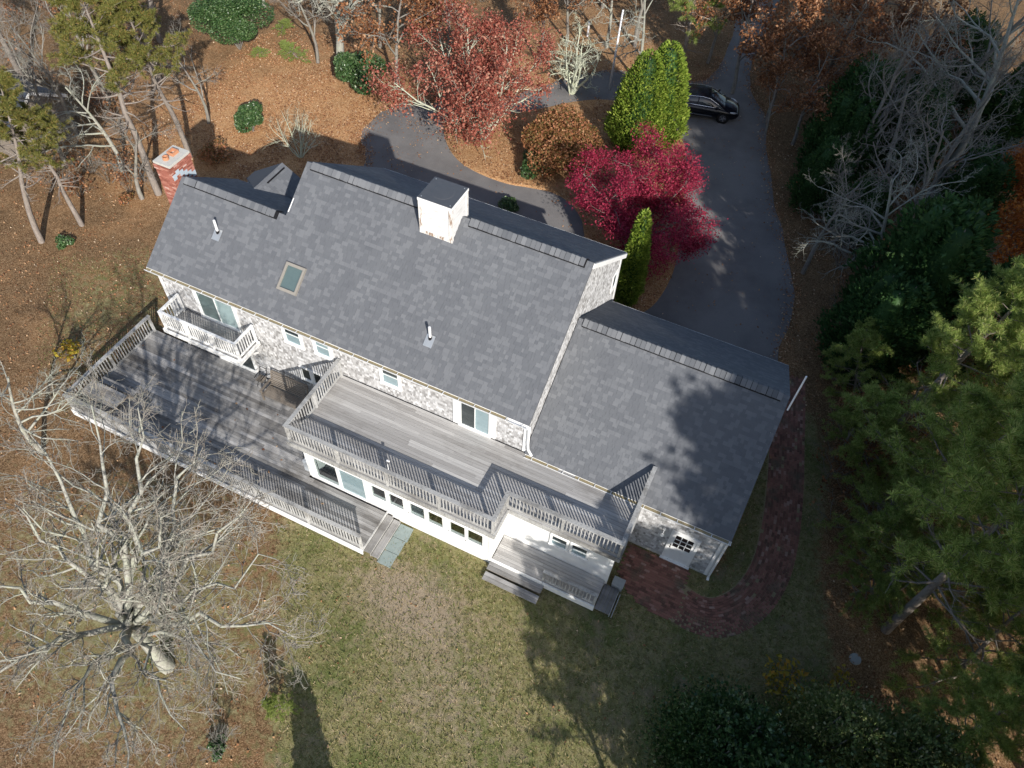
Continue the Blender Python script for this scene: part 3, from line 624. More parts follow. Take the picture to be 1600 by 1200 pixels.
def chimneys():
    # brick chimney on the west gable
    x0, x1, y0, y1, zt = -15.5, -14.72, .05, 1.2, 7.86; m = MB().box(x0+.02, x1-.02, y0+.02, y1-.02, 0, zt)
    ch = link('brick_chimney', m.mesh('brick_chimney'), 'mortar', house)
    r = np.random.default_rng(9); b = MB(); z = 3.0; row = 0
    while z < zt-.07:
        e = .03 if z > zt-.3 else 0
        for (ax, a0, a1, fix, sgn) in (('x', x0-e, x1+e, y0-e, -1), ('x', x0-e, x1+e, y1+e, 1), ('y', y0-e, y1+e, x0-e, -1), ('y', y0-e, y1+e, x1+e, 1)):
            p = a0+(.105 if row % 2 else 0)*1.0; 
            if row % 2: segs = [(a0, a0+.095)]
            else: segs = []
            while p < a1-.04: segs.append((p, min(p+.2, a1))); p += .212
            for s0, s1 in segs:
                d = r.uniform(0, .006); q = .03
                if ax == 'x': b.box(s0, s1, min(fix, fix-sgn*q)-(d if sgn < 0 else 0), max(fix, fix-sgn*q)+(d if sgn > 0 else 0), z, z+.06)
                else: b.box(min(fix, fix-sgn*q)-(d if sgn < 0 else 0), max(fix, fix-sgn*q)+(d if sgn > 0 else 0), s0+.002, s1-.002, z, z+.06)
        z += .072; row += 1
    stuff(link('bricks', b.mesh('bricks'), 'red_brick', ch))
    link('crown_slab', MB().box(x0-.01, x1+.01, y0-.01, y1+.01, zt-.02, zt+.07).mesh('crown_slab'), 'chimney_cap', ch)
    def flue(cx, cy, w, l, rnd):
        m = MB(); n = 12 if rnd else 4; k = 0
        ring = lambda s, z: [(cx+w*s*math.cos(2*math.pi*(i+.5)/n)*(1 if rnd else 1.414), cy+l*s*math.sin(2*math.pi*(i+.5)/n)*(1 if rnd else 1.414), z) for i in range(n)]
        m.v = ring(1, zt)+ring(1, zt+.2)+ring(.72, zt+.2)+ring(.72, zt+.06)
        for q in range(3):
            for i in range(n): m.f.append((q*n+i, q*n+(i+1) % n, (q+1)*n+(i+1) % n, (q+1)*n+i))
        m.f.append(tuple(3*n+i for i in range(n)))
        link('flue', m.mesh('flue'), 'clay_flue', ch)
    flue(-15.13, .78, .15, .17, False); flue(-15.12, .36, .12, .12, True)
    m = MB()
    for k in range(6):
        y = .06+k*.19; z = ZF+SL*(min(y, 2*YR2-y)-YF); m.box(x1-.01, x1+.02, y, y+.18, z-.1, z+.14)
    for k in range(5):
        y = y0-.04-.0; 
    link('flashing', m.mesh('flashing'), 'lead_flashing', ch)
    # boxed white chimney
    bx0, bx1, by0, by1, bz = -4.2, -2.87, 1.16, 2.42, 9.72
    m = MB().box(bx0+.04, bx1-.04, by0+.04, by1-.04, 7.6, bz)
    for k in range(12): z = 8.05+k*.135; m.prism([(bx0+.04, by0+.042, z), (bx1-.04, by0+.042, z), (bx1-.04, by0+.042, z+.13), (bx0+.04, by0+.042, z+.13)][:0] or [(bx0+.06, by0+.04, z+.13), (bx0+.06, by0+.02, z), (bx0+.06, by0+.04, z)], (bx1-bx0-.12, 0, 0))
    for k in range(12): z = 8.05+k*.135; m.prism([(bx1-.04, by0+.06, z+.13), (bx1-.02, by0+.06, z), (bx1-.04, by0+.06, z)], (0, by1-by0-.12, 0))
    c = link('boxed_chimney', m.mesh('boxed_chimney'), 'aged_white', house)
    for a, b_ in ((bx0, by0), (bx1-.12, by0), (bx1-.12, by1-.12), (bx0, by1-.12)):
        link('corner_trim', MB().box(a, a+.12, b_, b_+.12, 7.7, bz-.1).mesh('corner_trim'), 'peeling_white_paint', c)
    link('base_trim', MB().box(bx0+.12, bx1-.12, by0+.005, by0+.04, 8.14, 8.27).mesh('base_trim'), 'peeling_white_paint', c)
    link('frieze_trim', MB().box(bx0-.012, bx1+.012, by0-.012, by1+.012, bz-.1, bz+.005).mesh('frieze_trim'), 'white_paint', c)
    k = MB().box(bx0+.0, bx1-.0, by0+.0, by1-.0, bz+.006, bz+.022)
    n = 20; k2 = []
    for s_, z in ((.42, bz+.024), (.38, bz+.034), (.12, bz+.04)): k2 += [((bx0+bx1)/2+s_*math.cos(2*math.pi*i/n), (by0+by1)/2+s_*math.sin(2*math.pi*i/n), z) for i in range(n)]
    o = len(k.v); k.v += k2
    for q in range(2):
        for i in range(n): k.f.append((o+q*n+i, o+q*n+(i+1) % n, o+(q+1)*n+(i+1) % n, o+(q+1)*n+i))
    k.f.append(tuple(o+2*n+i for i in range(n)))
    link('metal_cap', k.mesh('metal_cap'), 'black_metal_cap', c)
    for a, b_ in ((bx0+.1, by0+.1), (bx1-.1, by0+.1), (bx1-.1, by1-.1), (bx0+.1, by1-.1)): link('screw', MB().tube([(a, b_, bz+.02), (a, b_, bz+.035)], [.02, .02], 8).mesh('screw'), 'galvanised', c)
chimneys()
def roof_bits():
    # vent pipes
    for x, y in ((-11.96, -1.02), (-2.31, -1.63)):
        z = ZF+SL*(y-YF); m = MB().tube([(x, y, z-.05), (x, y, z+.12)], [.075, .065], 10)
        v = link('vent_boot', m.mesh('vent_boot', True), 'matt_black', house)
        link('vent_pipe', MB().tube([(x, y, z+.1), (x, y, z+.62)], [.05, .05], 10).mesh('vent_pipe'), 'white_pvc', v)
        d = MB().bar((x, y-.26, z-.26*SL+.03), (x, y+.1, z+.1*SL+.03), .34, .012, (0, -SL, 1)); link('flashing', d.mesh('flashing'), 'galvanised', v)
    # skylight
    a, b, ya, yb = -8.7, -7.85, -1.94, -1.06; P = lambda x, y, h: (x, y-h*.6, ZF+SL*(y-YF)+h*.8)
    m = MB(); w = .09
    for (xa, xb, y1, y2) in ((a, b, ya, ya+w), (a, b, yb-w, yb), (a, a+w, ya+w, yb-w), (b-w, b, ya+w, yb-w)):
        m.prism([P(xa, y1, .11), P(xb, y1, .11), P(xb, y2, .11), P(xa, y2, .11)], Vector((0, .07, -.1)))
    s = link('skylight', m.mesh('skylight'), 'skylight_frame', house)
    link('pane', MB().quad(P(a+w, ya+w, .07), P(b-w, ya+w, .07), P(b-w, yb-w, .07), P(a+w, yb-w, .07)).mesh('pane'), 'glass', s)
    link('pane_backing', MB().quad(P(a+w, ya+w, .03), P(b-w, ya+w, .03), P(b-w, yb-w, .03), P(a+w, yb-w, .03)).mesh('pane_backing'), 'grey_backing', s)  # grey panel below the glass, sets the skylight's tone
    # mast on the garage gable
    link('mast', MB().tube([(9.99, 1.2, 6.1), (9.99, 1.2, 7.95)], [.03, .03], 8).mesh('mast'), 'white_pole', house)
    # ridge end cap, lighter
    # rear dormer
    xr, zr, hw = -13.0, 5.95, 1.75; ye = 4.35; ze = zr-hw*.62
    for sgn in (-1, 1):
        nd = np.array([sgn*.62, 0, 1.])/math.hypot(.62, 1); y0 = lambda z: YR2+(ZR2-z)/SL
        p = [(xr, y0(zr)-.05, zr), (xr, ye, zr), (xr+sgn*hw, ye, ze), (xr+sgn*hw, y0(ze)-.05, ze)]
        m = MB().prism([np.array(q)-nd*.01 for q in p], -nd*.1); dp = link('dormer_roof', m.mesh('dormer_roof'), 'roof_shingle', house)
        if sgn > 0:
            vd = np.array([-sgn*1., 0, .62])/math.hypot(1, .62); L = hw*math.hypot(1, .62)
            cl = lambda u, v: (y0(ze)+u) > y0(ze+v*vd[2])-.0 if False else (ye-u) > y0(ze+v*vd[2])-.05
            stuff(link('roof_tabs', shingle_mesh('roof_tabs', (xr+hw, ye, ze), (0, -1, 0), vd, nd, ye-y0(zr)+1.6, L, .142, .1, .34, .014, (), cl, 31), 'roof_shingle', dp))
    m = MB().prism([(xr-hw+.2, ye-.25, 3), (xr+hw-.2, ye-.25, 3), (xr+hw-.2, ye-.25, ze), (xr, ye-.25, zr-.15), (xr-hw+.2, ye-.25, ze)], (0, -1.6, 0)); link('dormer_wall', m.mesh('dormer_wall'), 'cedar_shingle', house)
    v = MB().bar((xr+.2, 3.0, zr-.1), (xr+.2, ye-.15, zr-.1), .05, .05); link('ridge_vent_shadow', v.mesh('ridge_vent_shadow'), 'matt_black', house)  # black bar painting the shadow line below the dormer's ridge cap
roof_bits()
# ------------------------------------------------------------------ decks
UNIT = {}
def unit_box(mat):
    if mat not in UNIT:
        UNIT[mat] = MB().box(-.5, .5, -.5, .5, -.5, .5).mesh('unit_'+mat); UNIT[mat].materials.append(MATS[mat])
    return UNIT[mat]
def piece(name, x0, x1, y0, y1, z0, z1, mat, parent):
    return link(name, unit_box(mat), None, parent, ((x0+x1)/2, (y0+y1)/2, (z0+z1)/2), None, (x1-x0, y1-y0, z1-z0))
def planks(parent, x0, x1, y0, y1, z, seed, along='x', w=.14, cut=None, t=.03, mat='deck_wood'):
    r = np.random.default_rng(seed); a0, a1, b0, b1 = (x0, x1, y0, y1) if along == 'x' else (y0, y1, x0, x1)
    n = max(1, int(round((b1-b0)/w))); w = (b1-b0)/n
    for i in range(n):
        lo, hi = a0, a1; c = b0+(i+.5)*w
        if cut: lo, hi = cut(c)
        p = lo+r.uniform(-.006, .006); first = True
        while p < hi-.02:
            L = r.uniform(1.2, 4.2) if first else r.uniform(2.6, 4.9); first = False
            q = min(p+L, hi)
            if hi-q < .7: q = hi
            dz = r.normal(0, .0018)
            if along == 'x': piece('plank', p+.002, q-.002, b0+i*w+.004, b0+(i+1)*w-.004, z-t+dz, z+dz, mat, parent)
            else: piece('plank', b0+i*w+.004, b0+(i+1)*w-.004, p+.002, q-.002, z-t+dz, z+dz, 'deck_wood_cross', parent)
            p = q
def railing(parent, pts, z, h=.98, step=.13, post=2.35, endposts=(True, True), cap=.14, mat='rail_wood', skip_post=()):
    m = MB(); P = [Vector((a, b, z)) for a, b in pts]
    for i_, (a, b) in enumerate(zip(P[:-1], P[1:])):
        up = Vector((0, 0, 1)); d = (b-a).normalized(); s0 = -.5 if i_ == 0 else .503
        m.bar(a+up*(h-.019)-d*cap*(-s0 if s0 > 0 else .5), b+up*(h-.019)+d*cap*.5, cap, .038)
        m.bar(a+up*(h-.082)+d*.03, b+up*(h-.082)-d*.03, .04, .085); m.bar(a+up*.1+d*.03, b+up*.1-d*.03, .04, .08)
    rl = link('railing', m.mesh('railing'), mat, parent)
    r = np.random.default_rng(int(abs(pts[0][0]*100))+3)
    for si, (a, b) in enumerate(zip(P[:-1], P[1:])):
        L = (b-a).length; d = (b-a)/L; n = max(1, int(round(L/post))); al = abs(d.x) > .5
        ps = [L*i/n for i in range(n+1)]
        for i, s_ in enumerate(ps):
            if i == 0 and si > 0: continue
            if i == 0 and not endposts[0]: continue
            if i == n and si == len(P)-2 and not endposts[1]: continue
            c = a+d*s_; w = .095
            piece('post', c.x-w/2, c.x+w/2, c.y-w/2, c.y+w/2, z-.28, z+h-.041, mat, rl)
        k = int(L/step)
        for i in range(k):
            s_ = L*(i+.5)/k
            if min(abs(s_-q) for q in ps) < .07: continue
            c = a+d*s_; w = .036; j = r.normal(0, .004)
            off = Vector((0, -.036, 0)) if al else Vector((-.036*(1 if d.y > 0 else 1), 0, 0))
            c = c+d*j
            piece('baluster', c.x-w/2, c.x+w/2, c.y-w/2, c.y+w/2, z+.06, z+h-.05, mat, rl)
    return rl
ZL, ZU = .41, 3.13
ldeck = thing('lower_deck', (-9, -5, 0), 'large weathered grey ground-level deck with railing along the lawn', 'deck')
planks(ldeck, -16.1, -2.14, -7.6, -2.66, ZL, 41, cut=lambda y: (-16.1, -2.14 if y < -5.86 else -5.64))
piece('skirt_board', -16.14, -2.1, -7.66, -7.62, .06, ZL-.005, 'white_paint', ldeck); piece('skirt_board', -16.16, -16.12, -7.6, -2.66, .06, ZL-.005, 'rail_wood', ldeck)
piece('rim_board', -2.13, -2.09, -7.6, -5.84, .2, ZL-.004, 'rail_wood', ldeck)
for x in (-16, -13.5, -11, -8.5, -6, -3.6): piece('pier', x-.07, x+.07, -7.55, -7.41, 0, ZL-.035, 'rail_wood', ldeck)
railing(ldeck, [(-16.05, -2.75), (-16.05, -7.56), (-2.17, -7.56)], ZL, .99, cap=.15)
# steps off the east end
for i, (a, b, z) in enumerate(((-2.08, -1.8, .3), (-1.8, -1.5, .16))):
    piece('step_tread', a+.01, b-.01, -7.58, -5.9, z-.035, z, 'deck_wood_cross', ldeck); piece('step_riser', b-.045, b-.02, -7.56, -5.92, .0, z-.036, 'rail_wood', ldeck)
pav = thing('slate_walk', (-1.2, -6.7, 0), 'three bluish slate slabs at the foot of the deck steps', 'paving')
for i, (a, b) in enumerate(((-7.66, -7.1), (-7.09, -6.5), (-6.49, -5.9))):
    m = MB().prism([(-1.5, a, 0), (-.94+.02*i, a+.01, 0), (-.95, b, 0), (-1.49, b-.01, 0)], (0, 0, .045+.004*i)); link('slab', m.mesh('slab'), 'slate', pav)
udeck = thing('upper_deck', (0, -4.5, 2.9), 'pale grey railed roof deck above the white sunroom', 'deck')
planks(udeck, -5.84, 6.66, -6.1, -2.66, ZU, 42, cut=lambda y: (-5.84, 2.5 if y < -4.98 else 6.66), mat='deck_wood_pale')
for b in ((-5.9, 2.56, -6.16, -6.11, 2.86, ZU-.004), (-5.9, -5.85, -6.11, -2.66, 2.86, ZU-.004), (2.51, 2.56, -6.11, -5.04, 2.86, ZU-.004), (2.56, 6.72, -5.04, -4.99, 2.86, ZU-.004), (6.67, 6.72, -4.99, -2.76, 2.86, ZU-.004)):
    piece('rim_board', *b, 'rail_wood', udeck)
for b in ((-5.86, 2.52, -6.1, -5.0, 2.945, 2.985), (-5.86, 6.68, -5.0, -2.66, 2.945, 2.985)): piece('soffit', *b, 'white_paint', udeck)
for b in ((-5.8, 2.46, -6.06, -5.78, 2.80, 2.94), (2.36, 6.62, -4.94, -4.68, 2.80, 2.94)): piece('frieze', *b, 'white_paint', udeck)
railing(udeck, [(-5.8, -2.72), (-5.8, -6.07), (2.46, -6.07), (2.46, -4.95), (6.62, -4.95), (6.62, -1.75)], ZU, .98, post=2.1, endposts=(True, False), cap=.15)
bal = thing('balcony', (-11.6, -3.2, 3), 'small white railed balcony hung under the eave by the glass doors', 'balcony')
planks(bal, -13.5, -9.78, -3.82, -2.66, 3.06, 43)
for b in ((-13.56, -9.72, -3.9, -3.85, 2.84, 3.05), (-13.56, -13.51, -3.85, -2.66, 2.84, 3.05), (-9.77, -9.72, -3.85, -2.66, 2.84, 3.05)): piece('rim_board', *b, 'white_paint', bal)
railing(bal, [(-13.46, -2.74), (-13.46, -3.79), (-9.82, -3.79), (-9.82, -2.74)], 3.06, .96, post=1.25, step=.125, cap=.1, mat='white_paint')
for x in (-13.2, -11.65, -10.1): m = MB().bar((x, -3.7, 2.9), (x, -2.62, 2.1), .09, .09); link('brace', m.mesh('brace'), 'white_paint', bal)
porch = thing('side_porch', (4.4, -5.3, 0), 'small low wooden porch with steps before the white wall', 'porch')
planks(porch, 2.36, 6.45, -5.78, -4.72, .46, 44, mat='deck_wood_pale')
piece('rim_board', 2.34, 4.4, -5.84, -5.79, .2, .455, 'white_paint', porch); piece('rim_board', 4.42, 6.45, -5.84, -5.79, .1, .455, 'white_paint', porch)
for k, (ya, z) in enumerate(((-6.17, .3), (-6.55, .16))):
    for q in range(2): piece('step_tread', 2.32, 4.5, ya+q*.17, ya+q*.17+.16, z-.04, z, 'deck_wood', porch)
    piece('step_riser', 2.36, 4.46, ya+.06, ya+.085, 0, z-.041, 'dark_wood', porch)
railing(porch, [(4.42, -5.74), (6.4, -5.74)], .46, .82, post=3, cap=.12)
for k in range(4): piece('step_tread', 6.47+k*.14, 6.6+k*.14, -5.78, -4.74, .22, .26, 'deck_wood_cross', porch)
piece('step_riser', 7.03, 7.06, -5.76, -4.8, .0, .25, 'rail_wood', porch); piece('step_riser', 7.12, 7.15, -5.76, -4.85, .0, .2, 'rail_wood', porch)
# ------------------------------------------------------------------ things on and by the decks
def picnic():
    t = thing('picnic_table', (-14.9, -6.7, ZL), 'weathered grey picnic table in the corner of the lower deck', 'table')
    cx, x0, x1 = -14.92, -15.82, -14.02
    for k in range(5): y = -7.1+k*.148; piece('top_board', x0, x1, y, y+.14, 1.11, 1.15, 'deck_wood', t)
    for sy in (-7.5, -6.17):
        s = link('bench_seat', None, None, t) if False else None
        for k in range(2): piece('seat_board', x0+.02, x1-.02, sy+k*.135, sy+k*.135+.128, .83, .87, 'deck_wood', t)
    for x in (x0+.3, x1-.3):
        for a, b in (((x, -7.35, ZL), (x, -6.95, 1.1)), ((x, -6.05, ZL), (x, -6.5, 1.1))): link('leg', MB().bar(a, b, .04, .09).mesh('leg'), 'dark_wood', t)
        link('cross_beam', MB().bar((x+.05, -7.5, .8), (x+.05, -5.92, .8), .04, .09).mesh('cross_beam'), 'dark_wood', t)
picnic()
def bench():
    t = thing('garden_bench', (-8.7, -3.2, ZL), 'brown slatted garden bench against the wall by the upper deck', 'bench')
    x0, x1 = -9.45, -7.65
    for k in range(8): piece('seat_slat', x0+.05, x1-.05, -3.66+k*.068, -3.66+k*.068+.05, .81, .835, 'dark_wood', t)
    for k in range(7): y = -3.08+k*.035; z = .93+k*.075; link('back_slat', MB().bar((x0+.05, y, z), (x1-.05, y, z), .055, .02, (0, -.9, .42)).mesh('back_slat'), 'dark_wood', t)
    link('top_rail', MB().bar((x0, -2.82, 1.47), (x1, -2.82, 1.47), .07, .05).mesh('top_rail'), 'dark_wood', t)
    for x in (x0, x1):
        link('leg', MB().box(x-.03, x+.03, -3.68, -3.61, ZL, 1.06).mesh('leg'), 'dark_wood', t)
        link('leg', MB().bar((x, -3.02, ZL), (x, -2.82, 1.45), .06, .06).mesh('leg'), 'dark_wood', t)
        link('armrest', MB().box(x-.045, x+.045, -3.72, -2.95, 1.06, 1.09).mesh('armrest'), 'dark_wood', t)
        link('seat_rail', MB().box(x-.025, x+.025, -3.62, -3.0, .73, .81).mesh('seat_rail'), 'dark_wood', t)
    c = thing('folding_chair', (-9.95, -2.95, ZL), 'dark metal chair frame standing left of the slatted bench', 'chair')
    for x in (-10.12, -9.78):
        link('leg', MB().tube([(x, -3.2, ZL), (x, -2.95, .86)], [.014]*2, 6).mesh('leg'), 'matt_black', c); link('leg', MB().tube([(x, -2.75, ZL), (x, -3.15, .86)], [.014]*2, 6).mesh('leg'), 'matt_black', c)
        link('armrest', MB().tube([(x, -3.22, 1.05), (x, -2.8, 1.08)], [.02]*2, 6).mesh('armrest'), 'matt_black', c); link('back_post', MB().tube([(x, -2.9, .84), (x, -2.74, 1.3)], [.014]*2, 6).mesh('back_post'), 'matt_black', c)
    link('seat', MB().box(-10.12, -9.78, -3.2, -2.85, .85, .87).mesh('seat'), 'dark_wood', c); link('top_bar', MB().tube([(-10.12, -2.74, 1.3), (-9.78, -2.74, 1.3)], [.014]*2, 6).mesh('top_bar'), 'matt_black', c)
bench()
def small_things():
    t = thing('vent_stack', (-1.97, -5.55, ZU), 'slim white pipe rising from the upper deck behind its railing', 'pipe')
    link('pipe', MB().tube([(-1.97, -5.55, ZU), (-1.97, -5.55, ZU+.62)], [.026, .026], 8).mesh('pipe'), 'white_pvc', t)
    link('elbow', MB().tube([(-1.97, -5.55, ZU+.62), (-1.95, -5.55, ZU+.68), (-1.86, -5.56, ZU+.69)], [.03, .036, .036], 8).mesh('elbow'), 'white_pvc', t)
    t = thing('hanging_lamp', (-4.62, -5.4, 1.6), 'teal glass pendant lamp hanging inside the sunroom glass door', 'lamp')
    link('cord', MB().tube([(-4.62, -5.4, 2.9), (-4.62, -5.4, 1.75)], [.008, .008], 5).mesh('cord'), 'white_pvc', t)
    link('lamp_shade', MB().tube([(-4.62, -5.4, 1.76), (-4.62, -5.4, 1.7), (-4.62, -5.4, 1.6), (-4.62, -5.4, 1.52)], [.03, .1, .19, .22], 16).mesh('lamp_shade', True), 'teal_glass', t)
    t = thing('wall_vent_box', (-5.72, -5.5, ZL), 'grey louvred box against the sunroom end wall', 'vent')
    link('case', MB().box(-5.95, -5.6, -5.72, -5.2, ZL+.01, 1.1).mesh('case'), 'grey_paint', t)
    for k in range(4): link('louvre', MB().box(-5.93+k*.085, -5.87+k*.085, -5.7, -5.22, 1.1, 1.125).mesh('louvre'), 'grey_paint', t)
    t = thing('utility_box', (6.95, -4.55, 0), 'small pale grey box beside the porch and brick patio', 'utility box')
    link('case', MB().box(6.72, 7.12, -4.68, -4.36, .0, .36).mesh('case'), 'grey_paint', t); link('lid', MB().box(6.7, 7.14, -4.7, -4.34, .36, .4).mesh('lid'), 'stone', t)
    b = onz(952, 140); t = thing('flagpole', (b[0], b[1], 0), 'bare white flagpole beside the tall green arborvitae', 'flagpole')
    link('pole', MB().tube([(b[0], b[1], 0), (b[0]+.08, b[1], 4.95)], [.075, .05], 10).mesh('pole', True), 'white_pole', t)
    link('finial', MB().tube([(b[0]+.08, b[1], 4.95), (b[0]+.08, b[1], 5.0), (b[0]+.08, b[1], 5.08), (b[0]+.08, b[1], 5.12)], [.02, .06, .06, .02], 8).mesh('finial', True), 'white_pole', t)
    b = onz(918, 57); t = thing('marker_post', (b[0], b[1], 0), 'short white post standing in leaves above the flagpole base', 'post')
    link('post', MB().box(b[0]-.05, b[0]+.05, b[1]-.05, b[1]+.05, 0, .95).mesh('post'), 'white_pole', t); link('cap', MB().box(b[0]-.06, b[0]+.06, b[1]-.06, b[1]+.06, .95, .99).mesh('cap'), 'white_pole', t)
    b = onz(1336, 1030); t = thing('drain_cap', (b[0], b[1], 0), 'round pale concrete cap lying among leaves under the pines', 'cap')
    link('rim', MB().tube([(b[0], b[1], 0), (b[0], b[1], .05)], [.21, .2], 18).mesh('rim'), 'stone', t); link('lid', MB().tube([(b[0], b[1], .05), (b[0], b[1], .065)], [.15, .145], 18).mesh('lid'), 'stone', t)
    # neighbour's shed, top left
    t = thing('garden_shed', (-31.5, 5.2, 0), 'dark blue roofed shed half hidden by bare trees, far left', 'shed')
    x0, x1, y0, y1 = -35.0, -30.3, 3.6, 7.4; ym = (y0+y1)/2
    link('wall', MB().prism([(x0+.2, y0+.2, 0), (x0+.2, y1-.2, 0), (x0+.2, y1-.2, 2.2), (x0+.2, ym, 3.2), (x0+.2, y0+.2, 2.2)], (x1-x0-.4, 0, 0)).mesh('wall'), 'dark_wood', t)
    for s_, ya in ((-1, y0), (1, y1)): link('roof', MB().prism([(x0, ya, 2.2), (x1, ya, 2.2), (x1, ym, 3.35), (x0, ym, 3.35)], (0, 0, .06)).mesh('roof'), 'shed_roof', t)
    link('rake_board', MB().bar((x1+.02, y0, 2.2), (x1+.02, ym, 3.34), .04, .16).mesh('rake_board'), 'white_paint', t); link('rake_board', MB().bar((x1+.02, y1, 2.2), (x1+.02, ym, 3.34), .04, .16).mesh('rake_board'), 'white_paint', t)
small_things()
# ------------------------------------------------------------------ car
def car():
    c0 = Vector((.52, 26.8, .015)); ang = RD(13.5)
    t = link('parked_car', None, loc=c0, rot=ang); tag(t, 'glossy black sedan parked on the drive behind the arborvitae', 'car')
    def part(name, me, mat, par=t, smooth=False):
        o = bpy.data.objects.new(name, me); COL.objects.link(o); me.materials.append(MATS[mat]); o.parent = par
        return o
    st = [(-2.34, .62, .5, .72), (-2.25, .78, .3, .86), (-2.0, .88, .24, .95), (-1.4, .92, .22, .98), (-.6, .925, .22, .95), (.3, .925, .22, .93), (1.0, .92, .22, .9), (1.5, .91, .23, .83), (1.95, .87, .25, .73), (2.22, .76, .3, .64), (2.36, .55, .4, .54)]
    m = MB(); n = 11
    for x, w, zb, zt in st:
        h = zt-zb
        for a, b in ((-.85, 0), (-.97, .12), (-1, .45), (-.98, .75), (-.86, .95), (0, 1.06), (.86, .95), (.98, .75), (1, .45), (.97, .12), (.85, 0)): m.v.append((x, a*w, zb+b*h))
    for i in range(len(st)-1):
        for q in range(n): m.f.append((i*n+q, i*n+(q+1) % n, (i+1)*n+(q+1) % n, (i+1)*n+q))
    m.f += [tuple(range(n-1, -1, -1)), tuple((len(st)-1)*n+q for q in range(n))]
    body = part('body', m.mesh('body', True), 'car_paint')
    # greenhouse: glass shell, then roof panel and pillars
    gs = [(-1.95, .70, .93, .96), (-1.35, .74, .95, 1.27), (-.7, .72, .95, 1.41), (0, .71, .94, 1.44), (.5, .71, .92, 1.37), (1.0, .74, .9, 1.12), (1.42, .76, .84, .87)]
    m = MB(); n = 8
    for x, w, zb, zt in gs:
        for a, b in ((-1.12, 0), (-1.06, .4), (-.86, .9), (-.5, 1.0), (.5, 1.0), (.86, .9), (1.06, .4), (1.12, 0)): m.v.append((x, a*w, zb+b*(zt-zb)))
    for i in range(len(gs)-1):
        for q in range(n-1): m.f.append((i*n+q, i*n+q+1, (i+1)*n+q+1, (i+1)*n+q))
    part('glasshouse', m.mesh('glasshouse', True), 'car_glass')
    m = MB(); rs = [(-1.3, .60, 1.285), (-.7, .64, 1.425), (0, .64, 1.455), (.45, .62, 1.4)]
    for x, w, z in rs: m.v += [(x, -w, z-.03), (x, -w*.5, z+.005), (x, w*.5, z+.005), (x, w, z-.03)]
    for i in range(3):
        for q in range(3): m.f.append((i*4+q, i*4+q+1, i*4+q+5, i*4+q+4))
    part('roof_panel', m.mesh('roof_panel', True), 'car_paint')
    for sgn in (-1, 1):
        arc = [(-1.75, .8, 1.0), (-1.35, .72, 1.2), (-.7, .66, 1.37), (0, .655, 1.4), (.45, .665, 1.34), (.95, .73, 1.1), (1.3, .83, .9)]
        part('chrome_trim', MB().tube([(x, sgn*y, z) for x, y, z in arc], [.018]*7, 6).mesh('chrome_trim', True), 'chrome')
        part('chrome_trim', MB().tube([(-1.6, sgn*.86, .965), (-.5, sgn*.862, .95), (.6, sgn*.862, .93), (1.15, sgn*.86, .91)], [.02]*4, 6).mesh('chrome_trim', True), 'chrome')
        part('pillar', MB().bar((-.25, sgn*.83, .95), (-.22, sgn*.68, 1.38), .06, .03, (0, sgn, .3)).mesh('pillar'), 'car_paint')
        part('mirror', MB().tube([(1.0, sgn*.86, .96), (.98, sgn*.95, 1.0), (.98, sgn*1.06, 1.0), (.98, sgn*1.1, .98)], [.03, .07, .08, .04], 8).mesh('mirror', True), 'car_paint')
        for x in (.1, -.95): part('door_handle', MB().box(x, x+.2, sgn*.915-.015, sgn*.915+.015, .78, .81).mesh('door_handle'), 'chrome')
        part('sill_trim', MB().bar((-.9, sgn*.915, .36), (.75, sgn*.915, .36), .02, .03).mesh('sill_trim'), 'chrome')
        part('headlight', MB().tube([(1.78, sgn*.8, .72), (2.0, sgn*.74, .68), (2.2, sgn*.6, .62)], [.035, .06, .03], 8).mesh('headlight', True), 'headlight')
        for x in (-1.42, 1.42):
            w = part('wheel', MB().tube([(x, sgn*.72, .34), (x, sgn*.74, .34), (x, sgn*.9, .34), (x, sgn*.93, .34)], [.3, .34, .34, .3], 22).mesh('wheel', False), 'tyre')
            m = MB().tube([(x, sgn*.925, .34), (x, sgn*.938, .34)], [.23, .22], 18)
            rim = part('rim', m.mesh('rim'), 'rim', w)
            part('wheel_arch', MB().tube([(x, sgn*.91, .34), (x, sgn*.926, .34)], [.38, .38], 22).mesh('wheel_arch'), 'tyre')
            sp = MB()
            for k in range(5): a = 2*math.pi*k/5; sp.bar((x, sgn*.942, .34), (x+.2*math.cos(a), sgn*.942, .34+.2*math.sin(a)), .05, .012, (0, 1, 0))
            part('spokes', sp.mesh('spokes'), 'chrome', w)
car()
